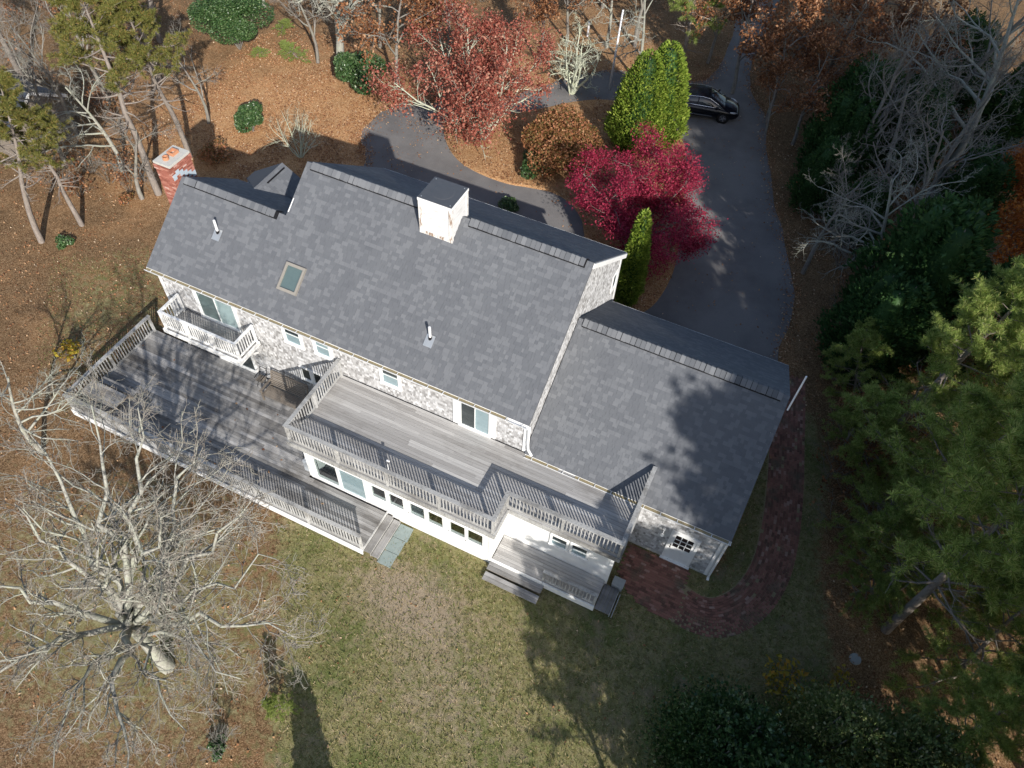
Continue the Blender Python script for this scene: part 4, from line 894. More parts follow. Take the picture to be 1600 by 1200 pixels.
# ------------------------------------------------------------------ vegetation generators
def unit(v): return v/(np.linalg.norm(v, axis=-1, keepdims=True)+1e-9)
def tubes_mesh(name, br, mat, sides=lambda r: 7 if r > .09 else (5 if r > .03 else 3)):
    groups = {}
    for P, R in br: groups.setdefault((len(P), sides(R[0])), []).append((P, R))
    Vs, Fs, o = [], [], 0
    for (n, k), L in groups.items():
        P = np.array([a for a, _ in L]); R = np.array([b for _, b in L]); B = len(L)
        T = np.empty_like(P); T[:, 1:-1] = P[:, 2:]-P[:, :-2]; T[:, 0] = P[:, 1]-P[:, 0]; T[:, -1] = P[:, -1]-P[:, -2]; T = unit(T)
        ref = np.where(np.abs(T[..., 2:3]) < .9, np.array([0, 0, 1.]), np.array([1., 0, 0])); a = unit(np.cross(T, ref)); b = np.cross(T, a)
        th = 2*np.pi*np.arange(k)/k
        V = P[:, :, None]+R[:, :, None, None]*(a[:, :, None]*np.cos(th)[:, None]+b[:, :, None]*np.sin(th)[:, None])
        idx = o+np.arange(B*n*k).reshape(B, n, k); nx = np.roll(idx, -1, 2)
        Fs.append(np.stack([idx[:, :-1], nx[:, :-1], nx[:, 1:], idx[:, 1:]], -1).reshape(-1, 4)); Vs.append(V.reshape(-1, 3)); o += B*n*k
    me = np_mesh(name, np.concatenate(Vs), np.concatenate(Fs), smooth=True); me.materials.append(MATS[mat]); return me
def polyline(r, p, d, L, r0, r1, n, gn, up):
    P = [np.array(p, float)]; d = np.array(d, float); st = L/(n-1)
    for i in range(n-1):
        d = unit(d+r.normal(0, gn, 3)+np.array([0, 0, up])); P.append(P[-1]+d*st)
    return np.array(P), np.linspace(r0, r1, n)
def side_dir(r, d, ang):
    q = r.normal(0, 1, 3); q = unit(q-d*(q@d)); return unit(d*math.cos(ang)+q*math.sin(ang))
def grow(r, br, tips, P, R, lev, prm):
    """children along polyline P"""
    if lev >= len(prm): 
        tips.append((P[-1], unit(P[-1]-P[-2]))); return
    q = prm[lev]; n = len(P); L = np.linalg.norm(np.diff(P, axis=0), axis=1).sum()
    k = max(1, int(r.normal(q['k'], q['k']*.15)))
    for i in range(k):
        t = q.get('t0', .25)+(1-q.get('t0', .25))*(i+r.random())/k; f = t*(n-1); j = min(int(f), n-2); p = P[j]+(P[j+1]-P[j])*(f-j)
        d = unit(P[j+1]-P[j]); cd = side_dir(r, d, RD(r.uniform(*q['ang'])))
        if q.get('flat'): cd[2] = cd[2]*q['flat']; cd = unit(cd)
        cl = L*q['len']*(1-.45*t)*r.uniform(.75, 1.2); cr = max(q.get('rmin', .006), min((R[j]*.72), R[j]*q.get('rr', .6)))
        C = polyline(r, p, cd, cl, cr, max(.004, cr*.3), q['n'], q['gn'], q['up']); br.append(C)
        grow(r, br, tips, C[0], C[1], lev+1, prm)
    tips.append((P[-1], unit(P[-1]-P[-2])))
TW = [dict(k=10, ang=(35, 70), len=.62, n=7, gn=.22, up=.06, t0=.32, rr=.6), dict(k=8, ang=(30, 65), len=.5, n=6, gn=.25, up=.04, t0=.2), dict(k=7, ang=(30, 65), len=.5, n=5, gn=.28, up=.03, t0=.15), dict(k=4, ang=(25, 60), len=.5, n=4, gn=.28, up=.03, t0=.1, rmin=.007)]
def bare(seed, H=10., r0=.17, prm=TW, lean=.04, fork=None, gn=.06):
    r = np.random.default_rng(seed); br, tips = [], []
    C = polyline(r, (0, 0, -.1), unit(np.array([r.normal(0, lean), r.normal(0, lean), 1])), H*.8, r0, r0*.25, 9, gn, .05); br.append(C)
    grow(r, br, tips, C[0], C[1], 0, prm); return br, tips
def leaves_mesh(name, centers, size, mat, seed, upbias=.6, asp=.62, jit=.35):
    r = np.random.default_rng(seed); n = len(centers); nn = r.normal(0, 1, (n, 3)); nn[:, 2] = np.abs(nn[:, 2])+upbias; nn = unit(nn)
    u = unit(np.cross(nn, r.normal(0, 1, (n, 3)))); v = np.cross(nn, u); s = size*r.uniform(1-jit, 1+jit, (n, 1))
    bend = nn*s*.18
    V = np.stack([centers-u*s, centers-v*s*asp+bend, centers+u*s, centers+v*s*asp+bend], 1).reshape(-1, 3)
    me = np_mesh(name, V, np.arange(n*4).reshape(-1, 4)); me.materials.append(MATS[mat]); return me
def cluster(tips, per, sig, seed, keep=1.):
    r = np.random.default_rng(seed); P = np.array([t[0] for t in tips]); P = P[r.random(len(P)) < keep]
    return np.repeat(P, per, 0)+r.normal(0, sig, (len(P)*per, 3))
def needles_mesh(name, pos, axis, N, L, w, mat, seed, spread=.75):
    r = np.random.default_rng(seed); T = len(pos); d = unit(np.repeat(axis, N, 0)*spread+unit(r.normal(0, 1, (T*N, 3)))); b = np.repeat(pos, N, 0)+d*.02
    l = L*r.uniform(.75, 1.15, (T*N, 1)); sd = unit(np.cross(d, r.normal(0, 1, (T*N, 3))))*w
    V = np.stack([b-sd*.6, b+sd*.6, b+d*l*.75+sd*.8, b+d*l*1.0-sd*.2], 1).reshape(-1, 3)
    me = np_mesh(name, V, np.arange(T*N*4).reshape(-1, 4)); me.materials.append(MATS[mat]); return me
def pine(seed, H=12., r0=.19, start=.4, nb=34, bl=2.6, tuft=(30, .2, .011), sub=7, mat='pine_needle', bark='pine_bark', lean=.015, gn=.025, dead=10, per=3):
    r = np.random.default_rng(seed); br = []; pos, ax = [], []
    T = polyline(r, (0, 0, -.1), unit(np.array([r.normal(0, lean), r.normal(0, lean), 1])), H, r0, .03, 10, gn, .08); br.append(T); P, R = T
    for i in range(nb+dead):
        isdead = i >= nb; t = r.uniform(start-.22, start) if isdead else start+(1-start)*((i+.5)/nb)**.9
        f = t*9; j = min(int(f), 8); p = P[j]+(P[j+1]-P[j])*(f-j); az = i*2.4+r.normal(0, .3); rel = (t-start)/(1-start)
        L = bl*(1.05-.75*max(rel, 0)**1.3)*r.uniform(.7, 1.15)*(.6 if isdead else 1); el = -.05+.5*max(rel, 0)+r.normal(0, .12)
        d = np.array([math.cos(az)*math.cos(el), math.sin(az)*math.cos(el), math.sin(el)])
        B = polyline(r, p, d, L, .045*(1.2-max(rel, 0)), .012, 6, .12, .05); br.append(B); Q = B[0]
        for s_ in range(sub):
            f2 = (.3+.7*(s_+r.random())/sub)*5; k = min(int(f2), 4); q = Q[k]+(Q[k+1]-Q[k])*(f2-k); bd = unit(Q[k+1]-Q[k])
            cd = side_dir(r, bd, RD(r.uniform(25, 70))); cd[2] = cd[2]*.4+.15; cd = unit(cd)
            S = polyline(r, q, cd, L*.32*r.uniform(.6, 1.2)+.12, .014, .006, 4, .16, .06); br.append(S)
            if not isdead:
                for e in range(per): m = S[0][3]-(S[0][3]-S[0][0])*(.28*e)+r.normal(0, .03, 3); pos.append(m); ax.append(unit(S[0][3]-S[0][2]+np.array([0, 0, .25])))
        if not isdead: pos.append(Q[5]); ax.append(unit(Q[5]-Q[4]))
    pos.append(P[-1]); ax.append(np.array([0, 0, 1.]))
    return tubes_mesh('pine_wood', br, bark), needles_mesh('pine_needles', np.array(pos), np.array(ax), *tuft, mat, seed+1)
def sprays_mesh(name, pos, out, L, w, mat, seed, up=.8):
    """flat upright scale-leaf sprays: kites along a direction between outward and up"""
    r = np.random.default_rng(seed); n = len(pos); d = unit(out*r.uniform(.3, 1., (n, 1))+np.array([0, 0, 1.])*up*r.uniform(.4, 1.2, (n, 1))+r.normal(0, .3, (n, 3)))
    s = unit(np.cross(d, out*.7+r.normal(0, .8, (n, 3)))); l = L*r.uniform(.6, 1.3, (n, 1)); ww = w*r.uniform(.6, 1.3, (n, 1))
    V = np.stack([pos, pos+d*l*.55-s*ww, pos+d*l, pos+d*l*.55+s*ww], 1).reshape(-1, 3)
    me = np_mesh(name, V, np.arange(n*4).reshape(-1, 4)); me.materials.append(MATS[mat]); return me
def arbor(seed, H, Rm, n, mat='arborvitae_leaf', leaders=1, low=.16, L=.2, w=.05, lump=.16, core=True):
    r = np.random.default_rng(seed); Ps, Os = [], []; cb = MB()
    ctr = [(0, 0)] if leaders == 1 else [(.3*Rm*math.cos(2*math.pi*i/leaders+.4), .3*Rm*math.sin(2*math.pi*i/leaders+.4)) for i in range(leaders)]
    br = []
    for cx, cy in ctr:
        h = H*r.uniform(.88, 1.0) if leaders > 1 else H; R = Rm*(.8 if leaders > 1 else 1)
        prof = lambda t: R*np.clip((t/.16), .55, 1)**.7*np.sqrt(np.clip(1-t**2.2, 0, 1))*(1-.25*t)
        t = 1-r.random(n//leaders)**.62*.99; t = np.clip(t, 0.01, .995); az = r.random(len(t))*2*np.pi
        lm = 1+lump*np.sin(az*5+t*9+r.random()*6)*np.cos(t*23+az*3)+r.normal(0, .05, len(t))
        rad = prof(t)*lm*(r.uniform(.84, 1.04, len(t)) if core else r.uniform(.3, 1.08, len(t))**.6); o = np.stack([np.cos(az), np.sin(az), np.full(len(t), .15)], 1)
        Ps.append(np.stack([cx+rad*np.cos(az), cy+rad*np.sin(az), low+t*(h-low)], 1)); Os.append(o)
        br.append((np.array([[cx*.4, cy*.4, -.1], [cx*.8, cy*.8, h*.3], [cx, cy, h*.95]]), np.array([.1, .07, .02])))
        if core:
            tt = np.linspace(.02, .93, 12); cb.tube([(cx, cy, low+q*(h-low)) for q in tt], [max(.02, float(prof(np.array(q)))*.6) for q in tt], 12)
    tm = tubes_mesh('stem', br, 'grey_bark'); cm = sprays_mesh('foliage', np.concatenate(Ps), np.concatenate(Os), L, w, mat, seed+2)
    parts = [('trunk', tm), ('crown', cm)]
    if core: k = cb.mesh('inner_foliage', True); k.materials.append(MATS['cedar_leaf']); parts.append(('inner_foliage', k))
    return parts
def bushy(seed, H, R, n, size, mat, lobes=9, fill=.45, flat=1., bark='grey_bark', asp=.6, stems=5, up=.5):
    """shrub: leaf faces on many overlapping lobes, stems inside"""
    r = np.random.default_rng(seed); C = []; W = []
    for i in range(lobes):
        a = i*2.4+r.random(); q = math.sqrt((i+.5)/lobes)*R*.72; z = H*(.35+.45*(1-(q/R)**1.6))*r.uniform(.8, 1.08); C.append((q*math.cos(a), q*math.sin(a), z)); W.append(R*r.uniform(.3, .48))
    C = np.array(C); W = np.array(W); k = r.integers(0, lobes, n); d = unit(r.normal(0, 1, (n, 3))); rad = W[k]*np.where(r.random(n) < fill, r.random(n)**.5, r.uniform(.85, 1.08, n))
    P = C[k]+d*rad[:, None]*np.array([1, 1, flat*.9]); low = P[:, 2] < .06; P[low, 2] = r.uniform(.05, .5, low.sum())
    br = []
    for i in range(lobes):
        br.append((np.array([[0, 0, -.05], C[i]*[.35, .35, .45], C[i]*[.8, .8, .85], C[i]+[0, 0, W[i]*.6]]), np.array([.035, .026, .016, .006])))
    for i in range(stems*8):
        j = r.integers(0, lobes); e = C[j]+unit(r.normal(0, 1, 3))*W[j]*1.02; br.append((np.array([C[j]*[.8, .8, .8], (C[j]+e)/2, e]), np.array([.012, .009, .004])))
    return [('trunk', tubes_mesh('stems', br, bark)), ('crown', leaves_mesh('foliage', P, size, mat, seed+3, up, asp))]
def vase(seed, H, R, stems, prm, r0=.03, bark='grey_bark'):
    r = np.random.default_rng(seed); br, tips = [], []
    for i in range(stems):
        a = i*2.4+r.random(); d = unit(np.array([math.cos(a)*R/H*r.uniform(.4, 1.1), math.sin(a)*R/H*r.uniform(.4, 1.1), 1])); C = polyline(r, (.05*math.cos(a), .05*math.sin(a), -.05), d, H*r.uniform(.8, 1.1), r0, .007, 6, .12, .05); br.append(C); grow(r, br, tips, *C, 0, prm)
    return br, tips
def place(name, parts, loc, label, cat='tree', rot=0., sc=1., group=None, flip=False):
    o = bpy.data.objects.new(name, None); COL.objects.link(o); o.location = (loc[0], loc[1], loc[2] if len(loc) > 2 else 0); o.rotation_euler = (0, 0, rot)
    o.scale = (sc, sc, sc) if not isinstance(sc, tuple) else sc; tag(o, label, cat, group)
    for n, me in parts:
        c = bpy.data.objects.new(n, me); COL.objects.link(c); c.parent = o
    return o
SM = [dict(k=6, ang=(25, 60), len=.45, n=5, gn=.2, up=.05, t0=.2, rmin=.006), dict(k=5, ang=(25, 60), len=.5, n=4, gn=.25, up=.04, t0=.1, rmin=.005)]

# ------------------------------------------------------------------ the named trees
def big_bare():
    r = np.random.default_rng(77); base = onz(262, 1042); br, tips = [], []
    z0 = 3.9; fork = np.array([base[0]+.1, base[1]+.05, z0])
    br.append((np.array([[base[0], base[1], -.1], [base[0]-.02, base[1], .8], [base[0]+.05, base[1]+.05, 2.4], fork]), np.array([.27, .21, .19, .18])))
    limbs = [((220, 600), 10, .16), ((130, 610), 10, .15), ((30, 650), 9.6, .15), ((0, 770), 8.5, .12), ((-60, 900), 7.5, .14), ((-60, 1080), 5.5, .13), ((60, 1210), 5.5, .10), ((205, 1230), 5.2, .13), ((325, 650), 9.8, .13), ((410, 765), 9, .13), ((455, 860), 7.8, .1), ((470, 985), 6.4, .12), ((400, 1080), 5.2, .09), ((290, 1160), 5.2, .08), ((260, 780), 10.8, .13), ((130, 800), 10.6, .12)]
    PR = [dict(k=13, ang=(28, 62), len=.42, n=6, gn=.24, up=.05, t0=.2, rr=.5), dict(k=10, ang=(28, 62), len=.48, n=5, gn=.26, up=.03, t0=.12, rmin=.01), dict(k=5, ang=(25, 60), len=.52, n=4, gn=.28, up=.0, t0=.08, rmin=.0078)]
    for (px, z, rad) in limbs:
        tgt = onz(px[0], px[1], z); d = (tgt-fork)*.92; n = 9; P = []
        for i in range(n):
            t = i/(n-1); p = fork+d*t; p[2] = fork[2]+d[2]*(t**1.25 if d[2] > 3 else t)+.5*math.sin(math.pi*t); P.append(p+(r.normal(0, .13, 3) if 0 < i else 0))
        C = (np.array(P), np.linspace(rad*.88, .014, n)); br.append(C); grow(r, br, tips, *C, 0, PR)
    for P, R in br: P -= np.array([base[0], base[1], 0])
    place('bare_tree', [('trunk', tubes_mesh('bare_tree_trunk', br[:1]+[b for b in br[1:] if b[1][0] > .02], 'lichen_bark')), ('crown', tubes_mesh('bare_tree_twigs', [b for b in br[1:] if b[1][0] <= .02], 'twig_bark'))], (base[0], base[1]), 'huge leafless lichen-covered tree spreading over the lower left', 'tree')
big_bare()
def split(br, name, bark, thr=.03): return [('trunk', tubes_mesh(name+'_trunk', [b for b in br if b[1][0] > thr], bark)), ('crown', tubes_mesh(name+'_twigs', [b for b in br if b[1][0] <= thr], bark))]
BARE = []
for sd, bk in ((101, 'grey_bark'), (102, 'lichen_bark'), (103, 'grey_bark')):
    br, tips = bare(sd, 10, .17); BARE.append((br, tips, split(br, 'leafless', bk)))
OAK = []
for sd, mt, keep, per in ((111, 'leaf_rust', .6, 4), (112, 'leaf_orange', .8, 5)):
    br, tips = bare(sd, 10, .16, TW); c = cluster(tips, per, .2, sd, keep); OAK.append(split(br, 'oak', 'grey_bark')+[('leaves', leaves_mesh('oak_leaves', c, .1, mt, sd, .3))])
PINE = [pine(121, 12, .2, .36, 44, 2.7, (34, .24, .014), 9, per=4), pine(122, 12, .2, .3, 48, 3.0, (34, .24, .014), 9, per=4)]
PINE = [[('trunk', a), ('crown', b)] for a, b in PINE]
_t = pine(127, 12, .2, .55, 40, 2.9, (34, .24, .014), 9, per=4); TALL = [('trunk', _t[0]), ('crown', _t[1])]
PITCH = []
for sd in (131, 132):
    a, b = pine(sd, 11, .2, .6, 26, 2.3, (44, .19, .014), 7, 'pitch_pine_needle', 'pine_bark', .06, .06, 18, 4); PITCH.append([('trunk', a), ('crown', b)])
YPINE = [[('trunk', a), ('crown', b)] for a, b in [pine(125, 6, .1, .12, 40, 2.1, (34, .2, .013), 8, 'pine_needle', 'pine_bark', .05, .05, 2, 3)]]
def cedar(seed, H, Rm, n): return arbor(seed, H, Rm, n, 'cedar_leaf', 3, .4, .26, .06, .35, True)
CEDAR = [cedar(141, 7, 2.2, 15000)]
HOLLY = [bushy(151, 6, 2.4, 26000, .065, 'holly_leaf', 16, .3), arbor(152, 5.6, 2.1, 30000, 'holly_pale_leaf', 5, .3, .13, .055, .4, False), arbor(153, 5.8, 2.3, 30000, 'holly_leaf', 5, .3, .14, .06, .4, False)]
def trees():
    G = lambda u, v: onz(u, v)[:2]
    # --- north-west yard
    place('pitch_pine', PITCH[0], G(248, 303), 'tall pine with long grey trunk rising behind the brick chimney', rot=.6, sc=1.0, group='pines at the top left')
    place('pitch_pine', PITCH[1], G(297, 245), 'slimmer pine right of the chimney, trunk bare to its crown', rot=2.4, sc=(.85, .85, .92), group='pines at the top left')
    place('pitch_pine', PITCH[1], G(65, 378), 'pine with thick dark trunk at the left edge of the yard', rot=4.0, sc=(.8, .8, .8), group='pines at the top left')
    place('pitch_pine', PITCH[0], G(128, 352), 'low crowned pine nearest the chimney on its left side', rot=3.3, sc=(.7, .7, .62), group='pines at the top left')
    place('pitch_pine', PITCH[0], (-30, 13.5), 'pine in the top left corner behind the bare branches', rot=1.3, sc=.95, group='pines at the top left')
    place('pitch_pine', PITCH[1], (-33, 17), 'pine at the upper left, touching the green holly', rot=5.1, sc=.9, group='pines at the top left')
    place('leafless_tree', BARE[0][2], tuple(onz(50, 150, 4)[:2]), 'bare grey tree over the dark blue shed', rot=.4, sc=(.8, .8, .75), group='leafless trees')
    place('leafless_tree', BARE[1][2], tuple(onz(150, 170, 4)[:2]), 'bare branching tree between the shed and tall pine', rot=1.9, sc=(.8, .8, .68), group='leafless trees')
    place('leafless_tree', BARE[2][2], tuple(onz(190, 235, 3)[:2]), 'bare tree with fine twigs spread left of the chimney', rot=3.5, sc=(.75, .75, .52), group='leafless trees')
    place('leafless_tree', BARE[1][2], (-15.9, -9.6), 'lichened bare tree at the left edge beside the deck corner', rot=5.0, sc=(.7, .7, .62), group='leafless trees')
    place('holly', HOLLY[0], G(375, 78), 'large glossy green holly at the top left of the yard', 'shrub', 1., (1.05, 1.05, .72), 'hollies')
    place('round_shrub', bushy(161, 1.7, 1.0, 5200, .07, 'holly_leaf', 8, .3), G(396, 205), 'rounded dark green shrub alone on the orange leaf litter', 'shrub')
    place('ivy_shrub', bushy(162, 2.3, 1.7, 11000, .08, 'holly_leaf', 11, .3), G(566, 138), 'bright leafy green bush at the foot of the lichened trunk', 'shrub')
    br, tips = bare(171, 9, .3, TW, .1, gn=.09); place('lichen_tree', split(br, 'lichen_tree', 'lichen_bark'), G(532, 100), 'thick twisted lichened trunk above the bright green bush')
    br, tips = vase(172, 2.9, 1.6, 9, SM, .035, 'grey_bark'); place('bare_shrub', split(br, 'bare_shrub', 'pale_lichen_bark', .02), G(470, 246), 'leafless pale grey shrub behind the roof step', 'shrub')
    for i, (u, v, s_, lb) in enumerate(((465, 92, .9, 'low dark green juniper clump near the lichened tree'), (408, 88, .6, 'small green clump at the right foot of the holly'), (440, 50, .7, 'green juniper tuft furthest up by the lichened tree'))):
        place('juniper', YPINE[0], G(u, v), lb, 'shrub', i*1.3, (s_*.45, s_*.45, s_*.22), 'low green clumps')
    place('olive_bush', bushy(163, 1.2, .9, 1500, .06, 'leaf_bronze', 6, .5), G(340, 255), 'thin olive brown bush in the chimney shadow', 'shrub')
    place('small_laurel', bushy(164, .5, .5, 500, .07, 'holly_leaf', 4, .4), G(100, 385), 'tiny green seedling bush in the left yard', 'shrub')
    place('small_laurel', bushy(165, .5, .45, 400, .06, 'leaf_bronze', 4, .4), G(200, 318), 'tiny bronze green bush left of the chimney foot', 'shrub')
    place('yellow_sapling', bushy(166, 1.0, .6, 140, .1, 'leaf_yellow', 5, .8), G(118, 560), 'sapling with a few yellow leaves by the deck corner', 'shrub')
    # --- top centre
    br, tips = bare(181, 8.6, .2, TW, .05); A = split(br, 'red_tree', 'pale_lichen_bark')
    def red_tree():
        r = np.random.default_rng(182); br, tips = [], []
        for i in range(11):
            a = i*2.4; d = unit(np.array([math.cos(a)*.75*(.35+.65*((i % 4)/3)), math.sin(a)*.75*(.35+.65*((i % 4)/3)), .8])); C = polyline(r, (.12*math.cos(a), .12*math.sin(a), -.05), d, r.uniform(5.6, 7.4), .1, .02, 9, .09, .04); br.append(C); grow(r, br, tips, *C, 0, [dict(k=9, ang=(25, 60), len=.42, n=6, gn=.18, up=.05, t0=.25), dict(k=7, ang=(25, 60), len=.48, n=4, gn=.22, up=.03, t0=.15, rmin=.007)])
        c = cluster(tips, 30, .24, 183, .95); c = c[c[:, 2] > 1.2]
        place('red_dogwood', split(br, 'red_dogwood', 'pale_lichen_bark')+[('leaves', leaves_mesh('red_leaves', c, .075, 'leaf_red', 184, .25))], G(752, 217), 'broad coral red tree with pale limbs beside the drive')
    red_tree()
    br, tips = vase(185, 4.0, 2.4, 6, [dict(k=7, ang=(30, 70), len=.5, n=6, gn=.3, up=.02, t0=.25), dict(k=7, ang=(30, 70), len=.5, n=5, gn=.32, up=.0, t0=.1, rmin=.012), dict(k=5, ang=(30, 70), len=.5, n=4, gn=.32, up=.0, t0=.1, rmin=.01)], .11); place('lichen_apple', split(br, 'lichen_apple', 'pale_lichen_bark'), G(893, 146), 'gnarled leafless tree crusted with pale lichen near the flagpole')
    place('bronze_shrub', bushy(186, 2.9, 2.3, 30000, .065, 'leaf_bronze', 14, .45), G(872, 258), 'bronze leaved rounded shrub between red tree and arborvitae', 'shrub')
    place('green_shrub', bushy(187, 1.3, 1.1, 3600, .07, 'holly_leaf', 8, .35), G(838, 272), 'low dark green shrub under the bronze bush', 'shrub')
    place('green_shrub', bushy(188, .7, .6, 1300, .06, 'holly_leaf', 6, .35), G(795, 328), 'small dark shrub behind the boxed chimney roofline', 'shrub')
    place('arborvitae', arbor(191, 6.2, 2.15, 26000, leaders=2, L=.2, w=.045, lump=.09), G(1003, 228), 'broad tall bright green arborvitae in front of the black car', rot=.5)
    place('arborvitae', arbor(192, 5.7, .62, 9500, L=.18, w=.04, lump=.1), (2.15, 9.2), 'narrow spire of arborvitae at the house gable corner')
    def maple():
        r = np.random.default_rng(193); br, tips = [], []
        for i in range(9):
            a = i*2.4; q = .55+.6*((i % 3)/2); d = unit(np.array([math.cos(a)*q, math.sin(a)*q, .75])); C = polyline(r, (0, 0, .6), d, r.uniform(3.4, 4.5), .08, .015, 8, .14, .03); br.append(C); grow(r, br, tips, *C, 0, [dict(k=10, ang=(30, 65), len=.5, n=6, gn=.2, up=.02, t0=.2, flat=.6), dict(k=8, ang=(30, 65), len=.5, n=4, gn=.22, up=.0, t0=.1, rmin=.006)])
        br.append((np.array([[0, 0, -.1], [.03, 0, .35], [0, 0, .8]]), np.array([.17, .14, .12])))
        T = np.array([t[0] for t in tips]); c = np.repeat(T, 62, 0)+r.normal(0, 1, (len(T)*62, 3))*np.array([.2, .2, .11]); c = c[c[:, 2] > .8]
        place('japanese_maple', split(br, 'japanese_maple', 'grey_bark')+[('leaves', leaves_mesh('maple_leaves', c, .05, 'maple_crimson', 195, 1.0, .5))], (.75, 13.4), 'vivid crimson maple spreading over the drive', sc=1.06)
    maple()
    for i, (u, v, sc, k, lb) in enumerate(((594, 74, (.8, .8, .9), 0, 'rust leaved oak left of the red tree'), (948, 74, (.7, .7, .95), 1, 'thin grey trunk just left of the flagpole top'), (992, 73, (.85, .85, 1.), 2, 'stout grey trunk right of the flagpole top'))):
        if k == 0: place('rust_oak', OAK[0], G(u, v), lb, rot=1.1, sc=sc, group='rust leaved oaks')
        else: place('leafless_tree', BARE[k][2], G(u, v), lb, rot=i*1.7, sc=sc, group='leafless trees')
    place('dark_pine', PINE[1], G(1066, 97), 'pine with grey dead lower twigs above the arborvitae', rot=.3, sc=(.7, .7, .8), group='pines on the right')
    rest = [(OAK[0], tuple(onz(610, 15, 5)[:2]), .85, 2.2, 'rust_oak', 'rust oak overlapping the left of the red tree crown', 'rust leaved oaks'), (OAK[0], tuple(onz(850, 5, 4)[:2]), .7, .2, 'rust_oak', 'rust oak right of the red tree at the top edge', 'rust leaved oaks'), (BARE[1][2], (-30, 24), 1., 3, 'leafless_tree', 'bare tree at the top edge beside the holly', 'leafless trees'),
            (BARE[0][2], (-9.5, 36), 1., 1.2, 'leafless_tree', 'bare tree at the top edge right of the red tree', 'leafless trees'), (OAK[0], tuple(onz(1180, 25, 5)[:2]), .85, 3.6, 'rust_oak', 'dark rust oak above the drive bend', 'rust leaved oaks'), (OAK[0], tuple(onz(1240, 70, 5)[:2]), .85, 5.2, 'rust_oak', 'dark rust oak right of the parked car', 'rust leaved oaks'),
            (OAK[0], tuple(onz(1310, 50, 5)[:2]), .9, .9, 'rust_oak', 'rust oak in the upper right behind pale limbs', 'rust leaved oaks'), (PINE[0], (1.2, 41), .9, 2., 'dark_pine', 'shaded pine at the top edge over the drive', 'pines on the right'), (BARE[2][2], tuple(onz(1530, 70, 6)[:2]), 1.2, 2.8, 'leafless_tree', 'bare tree in the top right corner', 'leafless trees'),
            (BARE[1][2], (14.8, 26.4), 1.35, .3, 'leafless_tree', 'largest bare lichened tree of the right hand wood', 'leafless trees'), (BARE[0][2], (13.2, 18.6), 1.0, 4.1, 'leafless_tree', 'bare grey tree leaning over the right edge of the drive', 'leafless trees'), (BARE[2][2], (11.9, 22.5), .9, 5.5, 'leafless_tree', 'bare twiggy tree behind the dark cedar by the drive', 'leafless trees'),
            (CEDAR[0], (9.2, 25.6), .95, 0, 'red_cedar', 'dark green cedar at the drive edge below the car', 'cedars'), (CEDAR[0], (8.7, 20.8), .62, 1.6, 'red_cedar', 'low cedar at the drive edge under bare branches', 'cedars'), (CEDAR[0], (14.0, 13.0), 1.15, 2.5, 'red_cedar', 'dark cedar beside the sunlit pine on the right', 'cedars'), (CEDAR[0], (12.9, 10.2), .85, 4.2, 'red_cedar', 'low cedar nearest the garage back corner', 'cedars'),
            (OAK[1], (19.3, 17.6), .85, 1., 'orange_oak', 'orange leaved oak at the right edge', None),
            (PINE[0], (15.0, 6.9), .86, .7, 'white_pine', 'sunlit pine with bright tufts on the upper right side', 'pines on the right'), (PINE[1], (16.1, 2.5), .9, 2.2, 'white_pine', 'tall sunlit pine at the right edge beside the garage', 'pines on the right'), (TALL, (16.3, -1.7), .95, 4., 'white_pine', 'pine with slanting dark trunk right of the brick path', 'pines on the right'),
            (YPINE[0], (14.2, 5.2), .85, 0, 'young_pine', 'young shaded pine next to the garage gable', 'young pines'), (YPINE[0], (14.6, 2.3), .8, 1.4, 'young_pine', 'young shaded pine right of the path bend', 'young pines'), (YPINE[0], (16.2, 4.2), .9, 3., 'young_pine', 'young pine beneath the sunlit pine branches', 'young pines'),
            (PINE[1], (17.8, -6.0), .6, 5.2, 'white_pine', 'pine in the lower right corner with lit tufts', 'pines on the right'), (YPINE[0], (15.2, -.2), .8, 2.2, 'young_pine', 'young pine near the slanting dark trunk', 'young pines'),
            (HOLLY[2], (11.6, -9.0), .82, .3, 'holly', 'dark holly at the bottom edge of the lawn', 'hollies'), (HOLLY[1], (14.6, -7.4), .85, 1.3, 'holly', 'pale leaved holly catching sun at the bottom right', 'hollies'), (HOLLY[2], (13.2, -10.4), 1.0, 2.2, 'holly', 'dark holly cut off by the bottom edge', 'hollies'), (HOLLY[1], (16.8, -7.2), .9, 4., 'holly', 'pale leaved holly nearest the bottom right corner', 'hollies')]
    for parts, loc, sc, rot, nm, lb, gp in rest: place(nm, parts, loc, lb, 'shrub' if nm == 'holly' else 'tree', rot, sc, gp)
